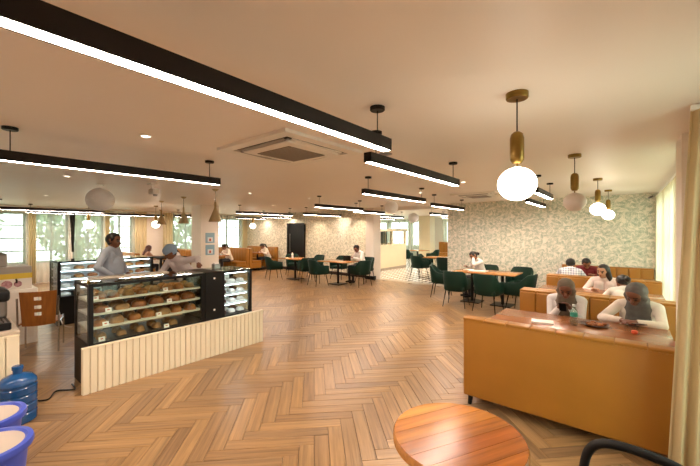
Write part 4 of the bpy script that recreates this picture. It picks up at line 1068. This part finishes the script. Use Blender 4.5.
        if hairdo == 'long':
            for s in (-1, 1): pr += [(hc + up * .02 + hsd * s * .06 + bk * .02, neck - ax * .02 + hsd * s * .09 + bk * .02, .05, .045), (neck - ax * .02 + hsd * s * .09 + bk * .02, neck - ax * .16 + hsd * s * .10 + fwd * .02, .045, .03)]
            pr.append((hc + bk * .05, neck - ax * .14 - fwd * .08, .07, .06))
        if hairdo == 'pony': pr += [(hc + up * .02 + bk * .11, hc - up * .05 + bk * .17, .035, .035), (hc - up * .05 + bk * .17, neck - ax * .16 - fwd * .13, .035, .02)]
        if hairdo == 'bun': pr += [(hc - up * .0 + bk * .12, hc + bk * .15 - up * .02, .045, .045)]
        soft('hair', pr, hm, .011)
    return o, tips
def phone(label, p, rz, tilt=0):
    t = thing('smartphone', label, 'phone', p, rz); b = MB().rbox(-.037, .037, -.075, .075, -.004, .004, .003).build('case', 'black', t); MB().box(-.033, .033, -.07, .07, .004, .0045).build('screen', 'cakeb', t); t.rotation_euler = (tilt, 0, rz)
# --- servers
person('standing man in a grey-blue shirt between the glass cases', (-6.85, 1.95, 0), YAW - PI / 2 + .1, '#a9b4c4', '#23252c', '#7d4f35', '#120e0c', 'stand', .02, head=(.06, 0, 0), hands=[(-.2, .16, .95), (.2, .14, .95)], vox=.011, belly=.02, scale=1.03, bulk=1.14)
person('server in a blue cap bending over the glass counter', (-6.15, 2.95, 0), YAW + PI - .45, '#d9d0d0', '#2b2d35', '#7a4d36', '#120e0c', 'stand', .62, head=(-.1, -.5, 0), hands=[(-.62, .30, 1.22), (.2, .5, 1.0)], cap='#8aa0b8', vox=.012, bulk=1.2, scale=.97, poles=((-.6, -.6, .3), None))
# --- first booth
person('woman in taupe headscarf looking down at her phone', (-.56, 4.98, 0), PI + .05, '#e9e6e6', '#33343a', '#7b4b35', '#17110e', 'sit', .24, head=(.22, 0, 0), hands=[(-.06, .30, .90), (.07, .32, .90)], hijab='#77695a', vox=.008, poles=((-.35, -.3, -1), (.35, -.3, -1)), scale=.9)
phone('black smartphone held by the woman in taupe headscarf', (-.565, 4.625, .835), PI, .8)
person('woman in grey headscarf leaning on her forearms at the booth table', (.12, 5.0, 0), PI - .05, '#eadfd4', '#33343a', '#7b4b35', '#17110e', 'sit', .36, head=(.22, -.35, .08), hands=[(.0, .50, .845), (.14, .48, .845)], hijab='#6d6a68', vox=.008, poles=((-.9, .1, -.5), (.9, .1, -.5)), scale=.93)
phone('dark smartphone in the hands of the woman in grey headscarf', (.10, 4.45, .79), PI + .6, .15)
# --- second booth
person('long-haired smiling diner in a pale top facing out', (-.26, 7.2, 0), PI - .1, '#ead8d2', '#33343a', '#b98a6c', '#1a1210', 'sit', .22, head=(-.05, -.4, 0), hands=[(-.16, .36, .84), (.14, .36, .84)], hairdo='long', vox=.011, scale=.9)
person('diner in white seen from behind, black hair in a bun', (.02, 6.12, 0), .15, '#ece6e2', '#33343a', '#8c5c40', '#100c0b', 'sit', .38, head=(.3, .3, 0), hands=[(-.16, .40, .86), (.16, .40, .86)], hairdo='bun', vox=.011, scale=.88)
def plaid():
    N = NT('plaid shirt'); tc = N.n('TexCoord'); sp = N.n('SeparateXYZ'); N.l(tc.outputs['Object'], sp.inputs[0])
    f1 = N.math('GREATER_THAN', N.math('SINE', N.math('MULTIPLY', sp.outputs[0], 130.)), .35); f2 = N.math('GREATER_THAN', N.math('SINE', N.math('MULTIPLY', sp.outputs[2], 130.)), .35)
    k = N.math('MULTIPLY', N.math('ADD', f1, f2), .42); N.l(N.mix(k, lin('#e6e4ea'), lin('#5d6c93')), N.p.inputs['Base Color']); N.p.inputs['Roughness'].default_value = .8; return N.m
person('diner in a blue plaid shirt seen from behind', (-.87, 8.25, 0), .1, '#d8d8e4', '#2c2e36', '#8c5c40', '#0f0c0b', 'sit', .34, head=(.25, -.3, 0), hands=[(-.16, .38, .84), (.16, .38, .84)], vox=.012, top_mat=plaid(), scale=.92)
person('diner in a dark red shirt against the far bench', (-.66, 9.28, 0), PI, '#7c1f24', '#2c2e36', '#8c5c40', '#0f0c0b', 'sit', .36, head=(.35, .2, 0), hands=[(-.16, .38, .84), (.16, .38, .84)], vox=.012, scale=.92)
# --- palm wall table
person('diner in white resting head on hand at the palm-wall table', (-2.92, 9.12, 0), PI - .75, '#f0ece8', '#2c2e36', '#9a6748', '#15100e', 'sit', .30, head=(.25, .1, .15), hands=[(-.08, .30, 1.06), (.18, .36, .82)], hairdo='bun', vox=.012, scale=.95)
# --- olive wall tables
person('diner in white shirt and dark tie reading a tablet', (-6.92, 9.2, 0), PI - .35, '#f0ece6', '#23252c', '#8f5d42', '#15100e', 'sit', .25, head=(.35, .2, 0), hands=[(-.13, .42, .84), (.12, .42, .84)], vox=.012)
t = thing('tablet', 'black tablet standing before the diner in dark tie', 'tablet', (-7.1, 8.62, .765), .3); MB().rbox(-.13, .13, -.008, .008, -.015, .15, .004).build('case', 'black', t); MB().box(-.11, .11, .008, .0085, .015, .135).build('screen', 'cakeb', t)
person('ponytailed diner in white leaning on a booth table', (-12.95, 7.95, 0), PI, '#efe2cf', '#33343a', '#8f5d42', '#15100e', 'sit', .35, head=(.3, 0, 0), hands=[(-.16, .40, .84), (.16, .40, .84)], hairdo='pony', vox=.013, scale=.95)
person('ponytailed diner in white at the corner booth by olive paper', (-12.6, 9.66, 0), PI - .2, '#efe2cf', '#33343a', '#8f5d42', '#15100e', 'sit', .4, head=(.3, 0, 0), hands=[(-.16, .40, .84), (.16, .40, .84)], hairdo='pony', vox=.013, scale=.95)
person('dark-haired diner slumped at the booth beside the posters column', (-12.9, 5.9, 0), PI, '#efe4dc', '#33343a', '#8f5d42', '#15100e', 'sit', .5, head=(.4, 0, 0), hands=[(-.16, .44, .84), (.16, .44, .84)], hairdo='pony', vox=.013, scale=.95)
person('auburn-haired diner behind the server station', (-13.1, 4.72, 0), .2, '#b98a6a', '#33343a', '#8f5d42', '#5a2a1c', 'sit', .2, head=(.2, 0, 0), hands=[(-.16, .40, .84), (.16, .40, .84)], hairdo='long', vox=.013, scale=.95)
